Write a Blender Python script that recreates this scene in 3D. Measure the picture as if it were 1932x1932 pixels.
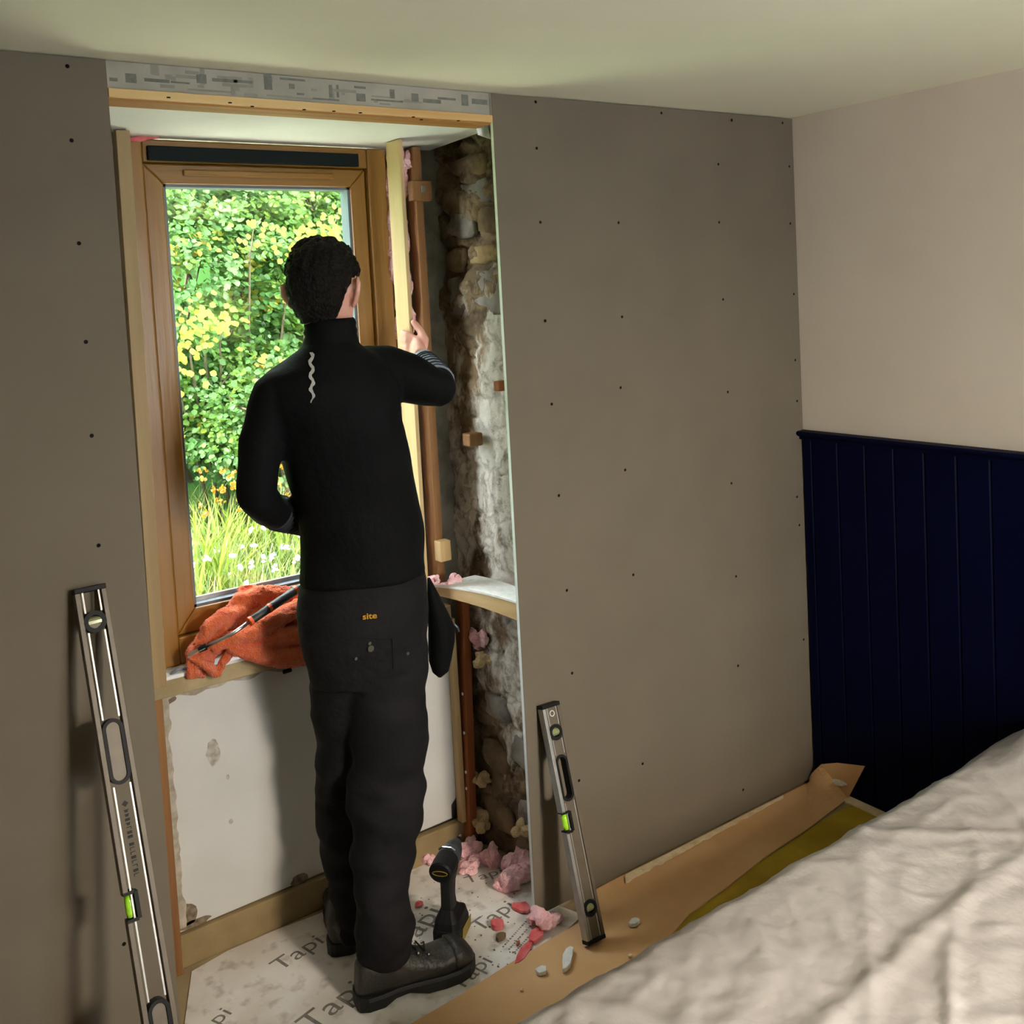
import bpy, bmesh, math, random
from mathutils import Vector, Matrix, noise
random.seed(7)
for o in list(bpy.data.objects): bpy.data.objects.remove(o)
SC = bpy.context.scene
COL = SC.collection
R = math.radians

# ------------------------------------------------------------------ camera
CAM = Vector((-2.628, -2.111, 1.686)); F = 1871.255; CX, CY = 966.0, 668.4
cd = bpy.data.cameras.new('camera'); cam = bpy.data.objects.new('camera', cd); COL.objects.link(cam)
cam.location = CAM; cam.rotation_euler = (R(86.447), R(3.048), R(-35.164))
cd.sensor_fit = 'HORIZONTAL'; cd.sensor_width = 36; cd.lens = F / 1932 * 36
cd.shift_x = 0; cd.shift_y = (CY - 966) / 1932; cd.clip_start = .05; cd.clip_end = 100
SC.camera = cam
RM = cam.rotation_euler.to_matrix()

# ------------------------------------------------------------------ world, lights, exposure
world = bpy.data.worlds.new('sky'); SC.world = world; world.use_nodes = True
bg = world.node_tree.nodes['Background']
bg.inputs[0].default_value = (0.93, 0.97, 1.0, 1); bg.inputs[1].default_value = 20.0
sd = bpy.data.lights.new('sun', 'SUN'); sd.energy = 30; sd.angle = R(2); sd.color = (1.0, .95, .84)
sun = bpy.data.objects.new('sun', sd); COL.objects.link(sun); sun.location = (-6, 0, 8)
sun.rotation_euler = Vector((.72, .04, -.68)).to_track_quat('-Z', 'Y').to_euler()      # along the wall from the left: never enters the window
pd = bpy.data.lights.new('window_portal', 'AREA'); pd.shape = 'RECTANGLE'; pd.size = .54; pd.size_y = 1.12
portal = bpy.data.objects.new('window_portal', pd); COL.objects.link(portal)
portal.location = (-1.614, .56, 1.46); portal.rotation_euler = (R(-90), 0, 0); pd.cycles.is_portal = True
# light from behind the camera; the second window is its assumed, unseen source
W2X0, W2X1, W2Z0, W2Z1 = -1.65, -.85, .80, 1.95
dd = bpy.data.lights.new('rear_window_daylight', 'AREA'); dd.shape = 'RECTANGLE'; dd.size = .36; dd.size_y = .60; dd.energy = 155; dd.color = (1.0, .83, .64)
day = bpy.data.objects.new('rear_window_daylight', dd); COL.objects.link(day)
day.location = (-1.22, -3.55, 2.16); day.rotation_euler = Vector((-.12, 1, -.45)).to_track_quat('-Z', 'Z').to_euler()
SC.view_settings.view_transform = 'Standard'; SC.view_settings.look = 'None'
SC.view_settings.gamma = 1; SC.view_settings.exposure = -0.1

def ray(u, v): return RM @ Vector(((u - CX) / F, -(v - CY) / F, -1))
def _on(u, v, a, val):
    d = ray(u, v); t = (val - CAM[a]) / d[a]; return CAM + d * t
def PX(u, v, x): return _on(u, v, 0, x)
def PY(u, v, y): return _on(u, v, 1, y)
def PZ(u, v, z): return _on(u, v, 2, z)
def depth(p): return -((RM.transposed() @ (Vector(p) - CAM)).z)

# ------------------------------------------------------------------ mesh helpers
class MB:
    def __init__(s): s.v = []; s.f = []
    def add(s, vs, fs):
        b = len(s.v); s.v += [Vector(p) for p in vs]; s.f += [tuple(i + b for i in f) for f in fs]; return s
    def box(s, x0, x1, y0, y1, z0, z1):
        return s.add([(x0,y0,z0),(x1,y0,z0),(x1,y1,z0),(x0,y1,z0),(x0,y0,z1),(x1,y0,z1),(x1,y1,z1),(x0,y1,z1)],
                     [(0,3,2,1),(4,5,6,7),(0,1,5,4),(1,2,6,5),(2,3,7,6),(3,0,4,7)])
    def loft(s, rings, caps=True):
        n = len(rings[0]); b = len(s.v)
        for r in rings: s.v += [Vector(p) for p in r]
        for i in range(len(rings) - 1):
            for j in range(n):
                k = (j + 1) % n
                s.f.append((b+i*n+j, b+i*n+k, b+(i+1)*n+k, b+(i+1)*n+j))
        if caps:
            s.f.append(tuple(b + j for j in reversed(range(n)))); s.f.append(tuple(b+(len(rings)-1)*n + j for j in range(n)))
        return s
    def tube(s, pts, rad, n=10, caps=True, up=None):
        pts = [Vector(p) for p in pts]; m = len(pts)
        if not hasattr(rad, '__len__'): rad = [rad] * m
        t0 = (pts[1] - pts[0]).normalized()
        u = Vector(up) if up else (Vector((0,0,1)) if abs(t0.z) < .9 else Vector((1,0,0)))
        rings = []
        for i in range(m):
            t = (pts[min(i+1, m-1)] - pts[max(i-1, 0)]).normalized()
            a = (u - t * u.dot(t)); a.normalize(); b = t.cross(a); u = a
            r = rad[i]; ra, rb = (r if hasattr(r, '__len__') else (r, r))
            rings.append([pts[i] + a * ra * math.cos(q) + b * rb * math.sin(q) for q in [2*math.pi*j/n for j in range(n)]])
        return s.loft(rings, caps)
    def ball(s, c, r, n=10, m=7, rot=None):
        c = Vector(c); r = r if hasattr(r, '__len__') else (r, r, r); rings = []
        for i in range(m + 1):
            th = math.pi * (i + .15) / (m + .3); ring = []
            for j in range(n):
                ph = 2*math.pi*j/n
                p = Vector((r[0]*math.sin(th)*math.cos(ph), r[1]*math.sin(th)*math.sin(ph), -r[2]*math.cos(th)))
                ring.append(c + (rot @ p if rot else p))
            rings.append(ring)
        return s.loft(rings)
    def prism(s, poly, ext):
        ext = Vector(ext); n = len(poly); a = [Vector(p) for p in poly]
        return s.add(a + [p + ext for p in a], [tuple(reversed(range(n))), tuple(range(n, 2*n))] + [(j, (j+1) % n, n+(j+1) % n, n+j) for j in range(n)])
    def grid(s, fn, nu, nv):
        b = len(s.v)
        for i in range(nu + 1):
            for j in range(nv + 1): s.v.append(Vector(fn(i / nu, j / nv)))
        for i in range(nu):
            for j in range(nv):
                q = b + i*(nv+1) + j; s.f.append((q, q+nv+1, q+nv+2, q+1))
        return s

ORG = {}
def build(name, mb, mat, parent=None, smooth=False, loc=None, bevel=0, solid=0, fixn=True):
    org = Vector(loc) if loc is not None else (ORG[parent.name] if parent is not None else Vector((0,0,0)))
    me = bpy.data.meshes.new(name)
    me.from_pydata([tuple(p - org) for p in mb.v], [], mb.f)
    if fixn:
        bm = bmesh.new(); bm.from_mesh(me); bmesh.ops.recalc_face_normals(bm, faces=bm.faces); bm.to_mesh(me); bm.free()
    if mat: me.materials.append(mat)
    if smooth:
        for p in me.polygons: p.use_smooth = True
    o = bpy.data.objects.new(name, me); COL.objects.link(o)
    if parent is not None: o.parent = parent
    else: o.location = org
    ORG[o.name] = org
    if bevel:
        m = o.modifiers.new('bevel', 'BEVEL'); m.width = bevel; m.segments = 2; m.limit_method = 'ANGLE'
    if solid:
        m = o.modifiers.new('thickness', 'SOLIDIFY'); m.thickness = solid; m.offset = 0
    return o
def tag(o, label=None, cat=None, group=None, kind=None):
    if label: o['label'] = label
    if cat: o['category'] = cat
    if group: o['group'] = group
    if kind: o['kind'] = kind
    return o
def thing(name, label, cat, loc, group=None, kind=None):
    o = bpy.data.objects.new(name, None); COL.objects.link(o); o.location = loc; o.empty_display_size = .05
    ORG[o.name] = Vector(loc); return tag(o, label, cat, group, kind)
def solo(name, label, cat, mb, mat, loc, group=None, kind=None, **k):
    return tag(build(name, mb, mat, loc=loc, **k), label, cat, group, kind)
def bx(*a): return MB().box(*a)
def remesh(mb, voxel, smooth=3):
    me = bpy.data.meshes.new('tmp'); me.from_pydata([tuple(p) for p in mb.v], [], mb.f)
    bm = bmesh.new(); bm.from_mesh(me); bmesh.ops.recalc_face_normals(bm, faces=bm.faces); bm.to_mesh(me); bm.free()
    o = bpy.data.objects.new('tmp', me); COL.objects.link(o)
    m = o.modifiers.new('r', 'REMESH'); m.mode = 'VOXEL'; m.voxel_size = voxel
    if smooth:
        m = o.modifiers.new('s', 'SMOOTH'); m.iterations = smooth; m.factor = .5
    dg = bpy.context.evaluated_depsgraph_get(); ev = o.evaluated_get(dg); r = bpy.data.meshes.new_from_object(ev)
    out = MB(); out.v = [v.co.copy() for v in r.vertices]; out.f = [tuple(p.vertices) for p in r.polygons]
    bpy.data.objects.remove(o); bpy.data.meshes.remove(r); bpy.data.meshes.remove(me)
    return out
def N(p, s=1.0, seed=0.0): return noise.noise(Vector(p) * s + Vector((seed, seed*1.7, -seed)))
def text_mesh(body, size, bold=False):
    c = bpy.data.curves.new('t', 'FONT'); c.body = body; c.size = size; c.resolution_u = 3
    if bold: c.offset = size * .02
    o = bpy.data.objects.new('t', c); COL.objects.link(o)
    dg = bpy.context.evaluated_depsgraph_get(); r = bpy.data.meshes.new_from_object(o.evaluated_get(dg))
    out = MB(); out.v = [v.co.copy() for v in r.vertices]; out.f = [tuple(p.vertices) for p in r.polygons]
    bpy.data.objects.remove(o); bpy.data.curves.remove(c); bpy.data.meshes.remove(r); return out
def lettering(body, origin, ex, ey, size, mat, parent, lift=.0004, bold=False, width=None):
    t = text_mesh(body, size, bold); ex = Vector(ex).normalized(); ey = Vector(ey).normalized(); n = ex.cross(ey)
    s = 1.0
    if width:
        w = max(p.x for p in t.v) - min(p.x for p in t.v); s = width / w
    m = MB(); m.v = [Vector(origin) + ex * p.x * s + ey * p.y + n * lift for p in t.v]; m.f = t.f
    return build('printed_lettering', m, mat, parent, fixn=False)

# ------------------------------------------------------------------ materials
def nodes(m): return m.node_tree.nodes, m.node_tree.links
def L(c):
    f = lambda x: x / 12.92 if x <= .04045 else ((x + .055) / 1.055) ** 2.4
    return tuple(f(x / 255) for x in c) + (1,)
def mat(name, c1, c2=None, rough=.6, scale=6, stretch=(1,1,1), bump=0, bscale=60, metal=0, spec=.5, detail=5, lo=.35, hi=.65, sheen=0, distortion=0):
    m = bpy.data.materials.new(name); m.use_nodes = True; nd, lk = nodes(m); b = nd['Principled BSDF']
    b.inputs['Roughness'].default_value = rough; b.inputs['Metallic'].default_value = metal; b.inputs['Specular IOR Level'].default_value = spec
    if sheen: b.inputs['Sheen Weight'].default_value = sheen
    tc = nd.new('ShaderNodeTexCoord'); mp = nd.new('ShaderNodeMapping'); mp.inputs['Scale'].default_value = stretch
    lk.new(tc.outputs['Object'], mp.inputs[0])
    nz = nd.new('ShaderNodeTexNoise'); nz.inputs['Scale'].default_value = scale; nz.inputs['Detail'].default_value = detail; nz.inputs['Distortion'].default_value = distortion
    lk.new(mp.outputs[0], nz.inputs['Vector'])
    rp = nd.new('ShaderNodeValToRGB'); rp.color_ramp.elements[0].position = lo; rp.color_ramp.elements[1].position = hi
    c2 = c2 or c1
    rp.color_ramp.elements[0].color = c1; rp.color_ramp.elements[1].color = c2
    lk.new(nz.outputs[0], rp.inputs[0]); lk.new(rp.outputs[0], b.inputs['Base Color'])
    if bump:
        n2 = nd.new('ShaderNodeTexNoise'); n2.inputs['Scale'].default_value = bscale; n2.inputs['Detail'].default_value = 4
        lk.new(mp.outputs[0], n2.inputs['Vector'])
        bp = nd.new('ShaderNodeBump'); bp.inputs['Strength'].default_value = bump; bp.inputs['Distance'].default_value = .01
        lk.new(n2.outputs[0], bp.inputs['Height']); lk.new(bp.outputs[0], b.inputs['Normal'])
    return m
def wood(name, c1, c2, axis='z', rough=.6, ring=28):
    st = {'z': (ring, ring, 1.2), 'x': (1.2, ring, ring), 'y': (ring, 1.2, ring)}[axis]
    m = mat(name, c1, c2, rough=rough, scale=1, stretch=st, bump=.15, bscale=3, detail=6, lo=.3, hi=.7)
    nd, lk = nodes(m); b = nd['Principled BSDF']; rp = [n for n in nd if n.type == 'VALTORGB'][0]
    tc = [n for n in nd if n.type == 'TEX_COORD'][0]
    mp = nd.new('ShaderNodeMapping'); mp.inputs['Scale'].default_value = tuple(3.2 if s > 2 else 1 for s in st); lk.new(tc.outputs['Object'], mp.inputs[0])
    vo = nd.new('ShaderNodeTexVoronoi'); vo.inputs['Scale'].default_value = 3.1; lk.new(mp.outputs[0], vo.inputs['Vector'])
    kr = nd.new('ShaderNodeValToRGB'); kr.color_ramp.elements[0].position = .02; kr.color_ramp.elements[1].position = .07
    kr.color_ramp.elements[0].color = tuple(x * .35 for x in c1[:3]) + (1,); kr.color_ramp.elements[1].color = (1, 1, 1, 1)
    lk.new(vo.outputs['Distance'], kr.inputs[0])
    mx = nd.new('ShaderNodeMix'); mx.data_type = 'RGBA'; mx.blend_type = 'MULTIPLY'; mx.inputs['Factor'].default_value = .8
    lk.new(rp.outputs[0], mx.inputs['A']); lk.new(kr.outputs[0], mx.inputs['B']); lk.new(mx.outputs['Result'], b.inputs['Base Color'])
    return m

M = {}
M['ceiling'] = mat('ceiling_paint', (.83,.80,.61,1), (.86,.83,.64,1), rough=.7, scale=3, bump=.05, bscale=30)
M['cream'] = mat('cream_wall_paint', (.66,.56,.45,1), (.70,.60,.49,1), rough=.8, scale=3, bump=.08, bscale=40)
M['board'] = mat('plasterboard_paper', (.142,.116,.084,1), (.156,.128,.093,1), rough=.85, scale=4, bump=.04, bscale=300)
M['boardedge'] = mat('gypsum_edge', (.75,.76,.74,1), (.82,.83,.80,1), rough=.9, scale=30)
M['screw'] = mat('black_screw', (.006,.0055,.005,1), rough=.8, spec=.1)
M['white'] = mat('white_paint', (.72,.71,.68,1), (.78,.77,.74,1), rough=.6, scale=5, bump=.06, bscale=40)
M['panelwhite'] = mat('old_white_paint', (.56,.545,.51,1), (.61,.595,.56,1), rough=.7, scale=5, bump=.06, bscale=40)
M['navy'] = mat('navy_paint', (.0012,.0022,.016,1), (.0016,.0028,.019,1), rough=.5, scale=5, bump=.03, bscale=80, spec=.06)
M['pine'] = wood('new_pine', L((202,174,128)), L((184,150,100)), 'z')
M['oldpine'] = wood('dull_pine', L((164,140,98)), L((146,118,78)), 'z')
M['cuffleft'] = mat('ribbed_cuff', (.010,.011,.014,1), (.018,.02,.024,1), rough=.8)
M['pine_y'] = wood('new_pine_rail', L((202,174,128)), L((184,150,100)), 'y')
M['pine_x'] = wood('header_pine', L((222,190,132)), L((196,150,88)), 'x')
M['oldwood'] = wood('old_stud_wood', L((150,104,56)), L((118,78,38)), 'z')
M['redwood'] = wood('red_stained_wood', L((168,98,48)), L((134,72,32)), 'z')
M['battenunder'] = wood('batten_wood', L((176,124,60)), L((150,98,42)), 'x')
M['oak_z'] = wood('golden_oak_upright', L((150,106,36)), L((124,84,24)), 'z', rough=.38, ring=16)
M['oak_x'] = wood('golden_oak_rail', L((150,106,36)), L((124,84,24)), 'x', rough=.38, ring=16)
M['black'] = mat('black_plastic', (.006,.006,.006,1), (.010,.010,.010,1), rough=.55, scale=20, spec=.2)
M['rubber'] = mat('black_rubber', (.008,.008,.008,1), rough=.6)
M['darkstrip'] = mat('dark_green_strip', (.004,.008,.008,1), rough=.6, spec=.12)
M['gasket'] = mat('grey_gasket', (.12,.14,.17,1), rough=.4)
M['olive'] = mat('bare_filler', L((150,132,96)), L((176,158,120)), rough=.85, scale=9, bump=.2, bscale=50)
M['skirt'] = mat('bare_skirting', L((128,108,72)), L((150,128,90)), rough=.8, scale=8, bump=.2, bscale=60)
M['pink'] = mat('pink_glass_wool', L((242,182,188)), L((250,210,214)), rough=.95, scale=18, bump=1, bscale=120)
M['beige'] = mat('beige_insulation', L((186,160,116)), L((206,182,138)), rough=.95, scale=18, bump=1, bscale=120)
M['red'] = mat('red_foam', L((212,82,86)), L((232,132,132)), rough=.8, scale=22, bump=.5, bscale=120)
M['chip'] = mat('white_plaster_chip', L((226,226,222)), L((240,240,238)), rough=.9, scale=60, bump=.3, bscale=150)
M['brownsheet'] = mat('brown_fibre_sheet', L((206,162,112)), L((216,176,128)), rough=.8, scale=5, bump=.15, bscale=20)
M['torn'] = mat('torn_paper_edge', L((214,190,150)), L((230,210,176)), rough=.9, scale=40, bump=.4, bscale=90)
M['yellow'] = mat('yellow_underlay', L((176,150,30)), L((150,124,20)), rough=.7, scale=6, bump=.3, bscale=60)
M['floor'] = mat('bare_floor', L((170,150,116)), L((140,120,90)), rough=.9, scale=6, bump=.2, bscale=40)
M['orange'] = mat('orange_towel', L((238,92,32)), L((250,120,54)), rough=.95, scale=40, bump=1.0, bscale=330, sheen=.3)
M['steel'] = mat('steel', (.55,.55,.54,1), (.62,.62,.60,1), rough=.28, metal=1, scale=30)
M['alu'] = mat('anodised_grey', L((96,86,72)), L((104,94,80)), rough=.5, metal=.2, scale=30)
M['aluedge'] = mat('bare_and_lit_aluminium', (.36,.35,.33,1), (.42,.41,.39,1), rough=.42, metal=.6, scale=40)
M['vial'] = mat('spirit_vial', L((150,220,40)), L((180,235,70)), rough=.1, scale=30)
M['vialdim'] = mat('spirit_vial_clear', L((128,134,96)), L((140,146,104)), rough=.12, scale=30)
M['fringe'] = mat('print_ink', (.16,.15,.135,1), (.24,.225,.20,1), rough=.8, scale=40)
M['inkblack'] = mat('black_ink', (.012,.012,.012,1), rough=.7)
M['top'] = mat('black_jersey', (.0028,.0030,.0034,1), (.004,.0042,.0048,1), rough=.8, scale=9, bump=.25, bscale=50, spec=.12)
M['trousers'] = mat('charcoal_work_cloth', (.0062,.0056,.0066,1), (.0105,.0095,.0108,1), rough=.85, scale=7, bump=.35, bscale=45, spec=.2)
M['skin'] = mat('skin', L((214,158,140)), L((228,176,158)), rough=.5, scale=20, bump=.08, bscale=120)
M['skin'].node_tree.nodes['Principled BSDF'].inputs['Subsurface Weight'].default_value = .25
M['skin'].node_tree.nodes['Principled BSDF'].inputs['Subsurface Radius'].default_value = (.02,.007,.004)
M['hair'] = mat('dark_brown_hair', (.0045,.0034,.0026,1), (.010,.0075,.0055,1), rough=.65, scale=60, bump=.8, bscale=160, spec=.15)
M['boot'] = mat('black_leather', (.012,.0105,.009,1), (.030,.026,.021,1), rough=.5, scale=16, bump=.3, bscale=80)
M['cuff'] = mat('striped_cuff', L((112,122,138)), L((132,142,156)), rough=.8, scale=30)
M['cuffdark'] = mat('cuff_dark_stripe', (.008,.010,.018,1), rough=.8)
M['reflect'] = mat('reflective_tape', (.42,.42,.40,1), (.52,.52,.50,1), rough=.35, scale=60)
M['logo'] = mat('amber_logo', L((196,140,20)), rough=.7)
M['toolyellow'] = mat('tool_yellow', L((128,104,24)), L((140,116,30)), rough=.5)
M['toolgrey'] = mat('tool_gunmetal', L((84,90,98)), L((98,104,112)), rough=.35, metal=.6)
M['handlegrey'] = mat('grip_grey', (.03,.032,.035,1), rough=.5)
M['orangeplastic'] = mat('orange_plastic', L((236,92,30)), rough=.45)
M['stem'] = mat('bark', L((96,84,62)), L((70,60,44)), rough=.9, scale=20)
M['bounce_slab'] = mat('pale_bounce_slab', (.43,.45,.34,1), (.48,.50,.39,1), rough=.9, scale=3, bump=.2, bscale=30)
M['soil'] = mat('soil', L((66,120,44)), L((52,98,38)), rough=.95, scale=3)
M['lampglass'] = mat('opal_glass', (.85,.82,.75,1), rough=.4)

def paper_mat():
    m = mat('printed_paper', L((214,206,196)), L((240,238,235)), rough=.42, scale=5, bump=.2, bscale=14)
    nd, lk = nodes(m); b = nd['Principled BSDF']; rp = [n for n in nd if n.type == 'VALTORGB'][0]
    tc = [n for n in nd if n.type == 'TEX_COORD'][0]
    n2 = nd.new('ShaderNodeTexNoise'); n2.inputs['Scale'].default_value = 22; n2.inputs['Detail'].default_value = 8; lk.new(tc.outputs['Object'], n2.inputs['Vector'])
    r2 = nd.new('ShaderNodeValToRGB'); r2.color_ramp.elements[0].position = .33; r2.color_ramp.elements[1].position = .47
    r2.color_ramp.elements[0].color = L((120,100,84)); r2.color_ramp.elements[1].color = (1,1,1,1)
    lk.new(n2.outputs[0], r2.inputs[0])
    mx = nd.new('ShaderNodeMix'); mx.data_type = 'RGBA'; mx.blend_type = 'MULTIPLY'; mx.inputs['Factor'].default_value = .38
    lk.new(rp.outputs[0], mx.inputs['A']); lk.new(r2.outputs[0], mx.inputs['B']); lk.new(mx.outputs['Result'], b.inputs['Base Color'])
    return m
M['paper'] = paper_mat()
def stone_mat():
    m = bpy.data.materials.new('limewashed_rubble'); m.use_nodes = True; nd, lk = nodes(m); b = nd['Principled BSDF']; b.inputs['Roughness'].default_value = .92
    tc = nd.new('ShaderNodeTexCoord')
    n1 = nd.new('ShaderNodeTexNoise'); n1.inputs['Scale'].default_value = 7; n1.inputs['Detail'].default_value = 8; lk.new(tc.outputs['Object'], n1.inputs['Vector'])
    r1 = nd.new('ShaderNodeValToRGB'); r1.color_ramp.elements[0].position = .3; r1.color_ramp.elements[1].position = .7
    r1.color_ramp.elements[0].color = L((84,68,50)); r1.color_ramp.elements[1].color = L((150,128,98)); lk.new(n1.outputs[0], r1.inputs[0])
    n2 = nd.new('ShaderNodeTexNoise'); n2.inputs['Scale'].default_value = 5; n2.inputs['Detail'].default_value = 9; n2.inputs['Roughness'].default_value = .65
    mp = nd.new('ShaderNodeMapping'); mp.inputs['Location'].default_value = (3, 1, 2); mp.inputs['Scale'].default_value = (1, 1.6, .8); lk.new(tc.outputs['Object'], mp.inputs[0]); lk.new(mp.outputs[0], n2.inputs['Vector'])
    # limewash survives on the middle of the wall: bare stone at the head and foot
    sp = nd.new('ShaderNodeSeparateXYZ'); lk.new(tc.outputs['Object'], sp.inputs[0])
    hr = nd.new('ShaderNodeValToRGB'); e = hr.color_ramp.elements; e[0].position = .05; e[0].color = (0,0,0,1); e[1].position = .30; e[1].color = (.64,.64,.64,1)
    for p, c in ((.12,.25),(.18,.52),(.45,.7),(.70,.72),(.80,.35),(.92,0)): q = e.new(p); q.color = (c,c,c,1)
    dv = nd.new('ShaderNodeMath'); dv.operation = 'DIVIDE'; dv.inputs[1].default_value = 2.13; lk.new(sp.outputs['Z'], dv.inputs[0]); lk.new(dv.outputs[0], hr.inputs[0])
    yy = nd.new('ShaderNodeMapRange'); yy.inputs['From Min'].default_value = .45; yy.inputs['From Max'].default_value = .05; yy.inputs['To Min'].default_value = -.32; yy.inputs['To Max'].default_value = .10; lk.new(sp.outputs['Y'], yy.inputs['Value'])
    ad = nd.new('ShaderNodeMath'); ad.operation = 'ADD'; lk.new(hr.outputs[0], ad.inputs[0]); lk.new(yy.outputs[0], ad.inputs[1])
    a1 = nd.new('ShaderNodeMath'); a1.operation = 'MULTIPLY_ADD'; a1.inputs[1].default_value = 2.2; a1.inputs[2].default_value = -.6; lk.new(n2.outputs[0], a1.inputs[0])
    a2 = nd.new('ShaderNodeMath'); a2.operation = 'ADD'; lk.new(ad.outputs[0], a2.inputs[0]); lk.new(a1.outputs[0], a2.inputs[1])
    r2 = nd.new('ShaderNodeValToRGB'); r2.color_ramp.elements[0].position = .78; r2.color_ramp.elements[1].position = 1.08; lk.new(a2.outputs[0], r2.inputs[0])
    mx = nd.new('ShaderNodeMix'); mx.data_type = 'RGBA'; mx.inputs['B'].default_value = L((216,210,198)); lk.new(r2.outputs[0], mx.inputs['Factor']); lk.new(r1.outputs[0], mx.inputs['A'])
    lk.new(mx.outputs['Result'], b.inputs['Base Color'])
    nw = nd.new('ShaderNodeTexNoise'); nw.inputs['Scale'].default_value = 6; nw.inputs['Detail'].default_value = 6; lk.new(tc.outputs['Object'], nw.inputs['Vector'])
    wv = nd.new('ShaderNodeVectorMath'); wv.operation = 'MULTIPLY_ADD'; wv.inputs[1].default_value = (.34,.34,.34); lk.new(nw.outputs['Color'], wv.inputs[0]); lk.new(tc.outputs['Object'], wv.inputs[2])
    vo = nd.new('ShaderNodeTexVoronoi'); vo.feature = 'DISTANCE_TO_EDGE'; vo.inputs['Scale'].default_value = 4.2; lk.new(wv.outputs[0], vo.inputs['Vector'])
    cr = nd.new('ShaderNodeValToRGB'); cr.color_ramp.elements[0].position = .0; cr.color_ramp.elements[1].position = .045; cr.color_ramp.elements[0].color = (.16,.12,.08,1); cr.color_ramp.elements[1].color = (1,1,1,1); lk.new(vo.outputs['Distance'], cr.inputs[0])
    ns = nd.new('ShaderNodeTexNoise'); ns.inputs['Scale'].default_value = 19; ns.inputs['Detail'].default_value = 7; ns.inputs['Roughness'].default_value = .7; lk.new(tc.outputs['Object'], ns.inputs['Vector'])
    sr = nd.new('ShaderNodeValToRGB'); sr.color_ramp.elements[0].position = .36; sr.color_ramp.elements[1].position = .48; sr.color_ramp.elements[0].color = (.30,.25,.19,1); sr.color_ramp.elements[1].color = (1,1,1,1); lk.new(ns.outputs[0], sr.inputs[0])
    m1 = nd.new('ShaderNodeMix'); m1.data_type = 'RGBA'; m1.blend_type = 'MULTIPLY'; m1.inputs['Factor'].default_value = .42; lk.new(mx.outputs['Result'], m1.inputs['A']); lk.new(cr.outputs[0], m1.inputs['B'])
    m2 = nd.new('ShaderNodeMix'); m2.data_type = 'RGBA'; m2.blend_type = 'MULTIPLY'; m2.inputs['Factor'].default_value = .75; lk.new(m1.outputs['Result'], m2.inputs['A']); lk.new(sr.outputs[0], m2.inputs['B'])
    lk.new(m2.outputs['Result'], b.inputs['Base Color'])
    n3 = nd.new('ShaderNodeTexNoise'); n3.inputs['Scale'].default_value = 45; n3.inputs['Detail'].default_value = 6; lk.new(tc.outputs['Object'], n3.inputs['Vector'])
    bp = nd.new('ShaderNodeBump'); bp.inputs['Strength'].default_value = .6; bp.inputs['Distance'].default_value = .012; lk.new(n3.outputs[0], bp.inputs['Height']); lk.new(bp.outputs[0], b.inputs['Normal'])
    return m
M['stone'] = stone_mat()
M['stoneA'] = mat('brown_stone', L((98,82,62)), L((134,112,82)), rough=.9, scale=14, bump=.6, bscale=50)
M['stoneB'] = mat('ochre_stone', L((150,124,84)), L((172,150,110)), rough=.9, scale=14, bump=.6, bscale=50)
M['stoneC'] = mat('grey_stone', L((112,106,98)), L((148,142,134)), rough=.9, scale=14, bump=.6, bscale=50)
def print_mat():
    # grey recycled-paper print on the strip over the window: blocks and smudges of ink
    m = mat('printed_board_back', L((150,146,134)), L((166,160,148)), rough=.8, scale=10)
    return m
M['strip'] = print_mat()
M['stripsmudge'] = mat('pale_print_smudge', L((134,132,122)), L((142,140,130)), rough=.8, scale=60)
M['stripink'] = mat('grey_print_block', L((104,104,96)), L((120,120,112)), rough=.8, scale=60)
def glass_mat():
    m = bpy.data.materials.new('clear_glass'); m.use_nodes = True; nd, lk = nodes(m)
    for n in list(nd):
        if n.type == 'BSDF_PRINCIPLED': nd.remove(n)
    out = nd['Material Output']; tr = nd.new('ShaderNodeBsdfTransparent'); gl = nd.new('ShaderNodeBsdfGlossy'); gl.inputs['Roughness'].default_value = .02
    fr = nd.new('ShaderNodeValue'); fr.outputs[0].default_value = .03; mx = nd.new('ShaderNodeMixShader')
    lk.new(fr.outputs[0], mx.inputs[0]); lk.new(tr.outputs[0], mx.inputs[1]); lk.new(gl.outputs[0], mx.inputs[2]); lk.new(mx.outputs[0], out.inputs[0])
    tr.inputs[0].default_value = (.97,.98,.98,1)
    return m
M['glass'] = glass_mat()
def leaf_mat():
    m = bpy.data.materials.new('leaf'); m.use_nodes = True; nd, lk = nodes(m)
    for n in list(nd):
        if n.type == 'BSDF_PRINCIPLED': nd.remove(n)
    out = nd['Material Output']; at = nd.new('ShaderNodeAttribute'); at.attribute_name = 'tint'
    di = nd.new('ShaderNodeBsdfDiffuse'); tl = nd.new('ShaderNodeBsdfTranslucent'); gl = nd.new('ShaderNodeBsdfGlossy'); gl.inputs['Roughness'].default_value = .35; gl.inputs[0].default_value = (.9,1,1,1)
    m1 = nd.new('ShaderNodeMixShader'); m1.inputs[0].default_value = .55; m2 = nd.new('ShaderNodeMixShader'); m2.inputs[0].default_value = .015
    lk.new(at.outputs['Color'], di.inputs[0]); lk.new(at.outputs['Color'], tl.inputs[0])
    lk.new(di.outputs[0], m1.inputs[1]); lk.new(tl.outputs[0], m1.inputs[2]); lk.new(m1.outputs[0], m2.inputs[1]); lk.new(gl.outputs[0], m2.inputs[2]); lk.new(m2.outputs[0], out.inputs[0])
    return m
M['leaf'] = leaf_mat()
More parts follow.
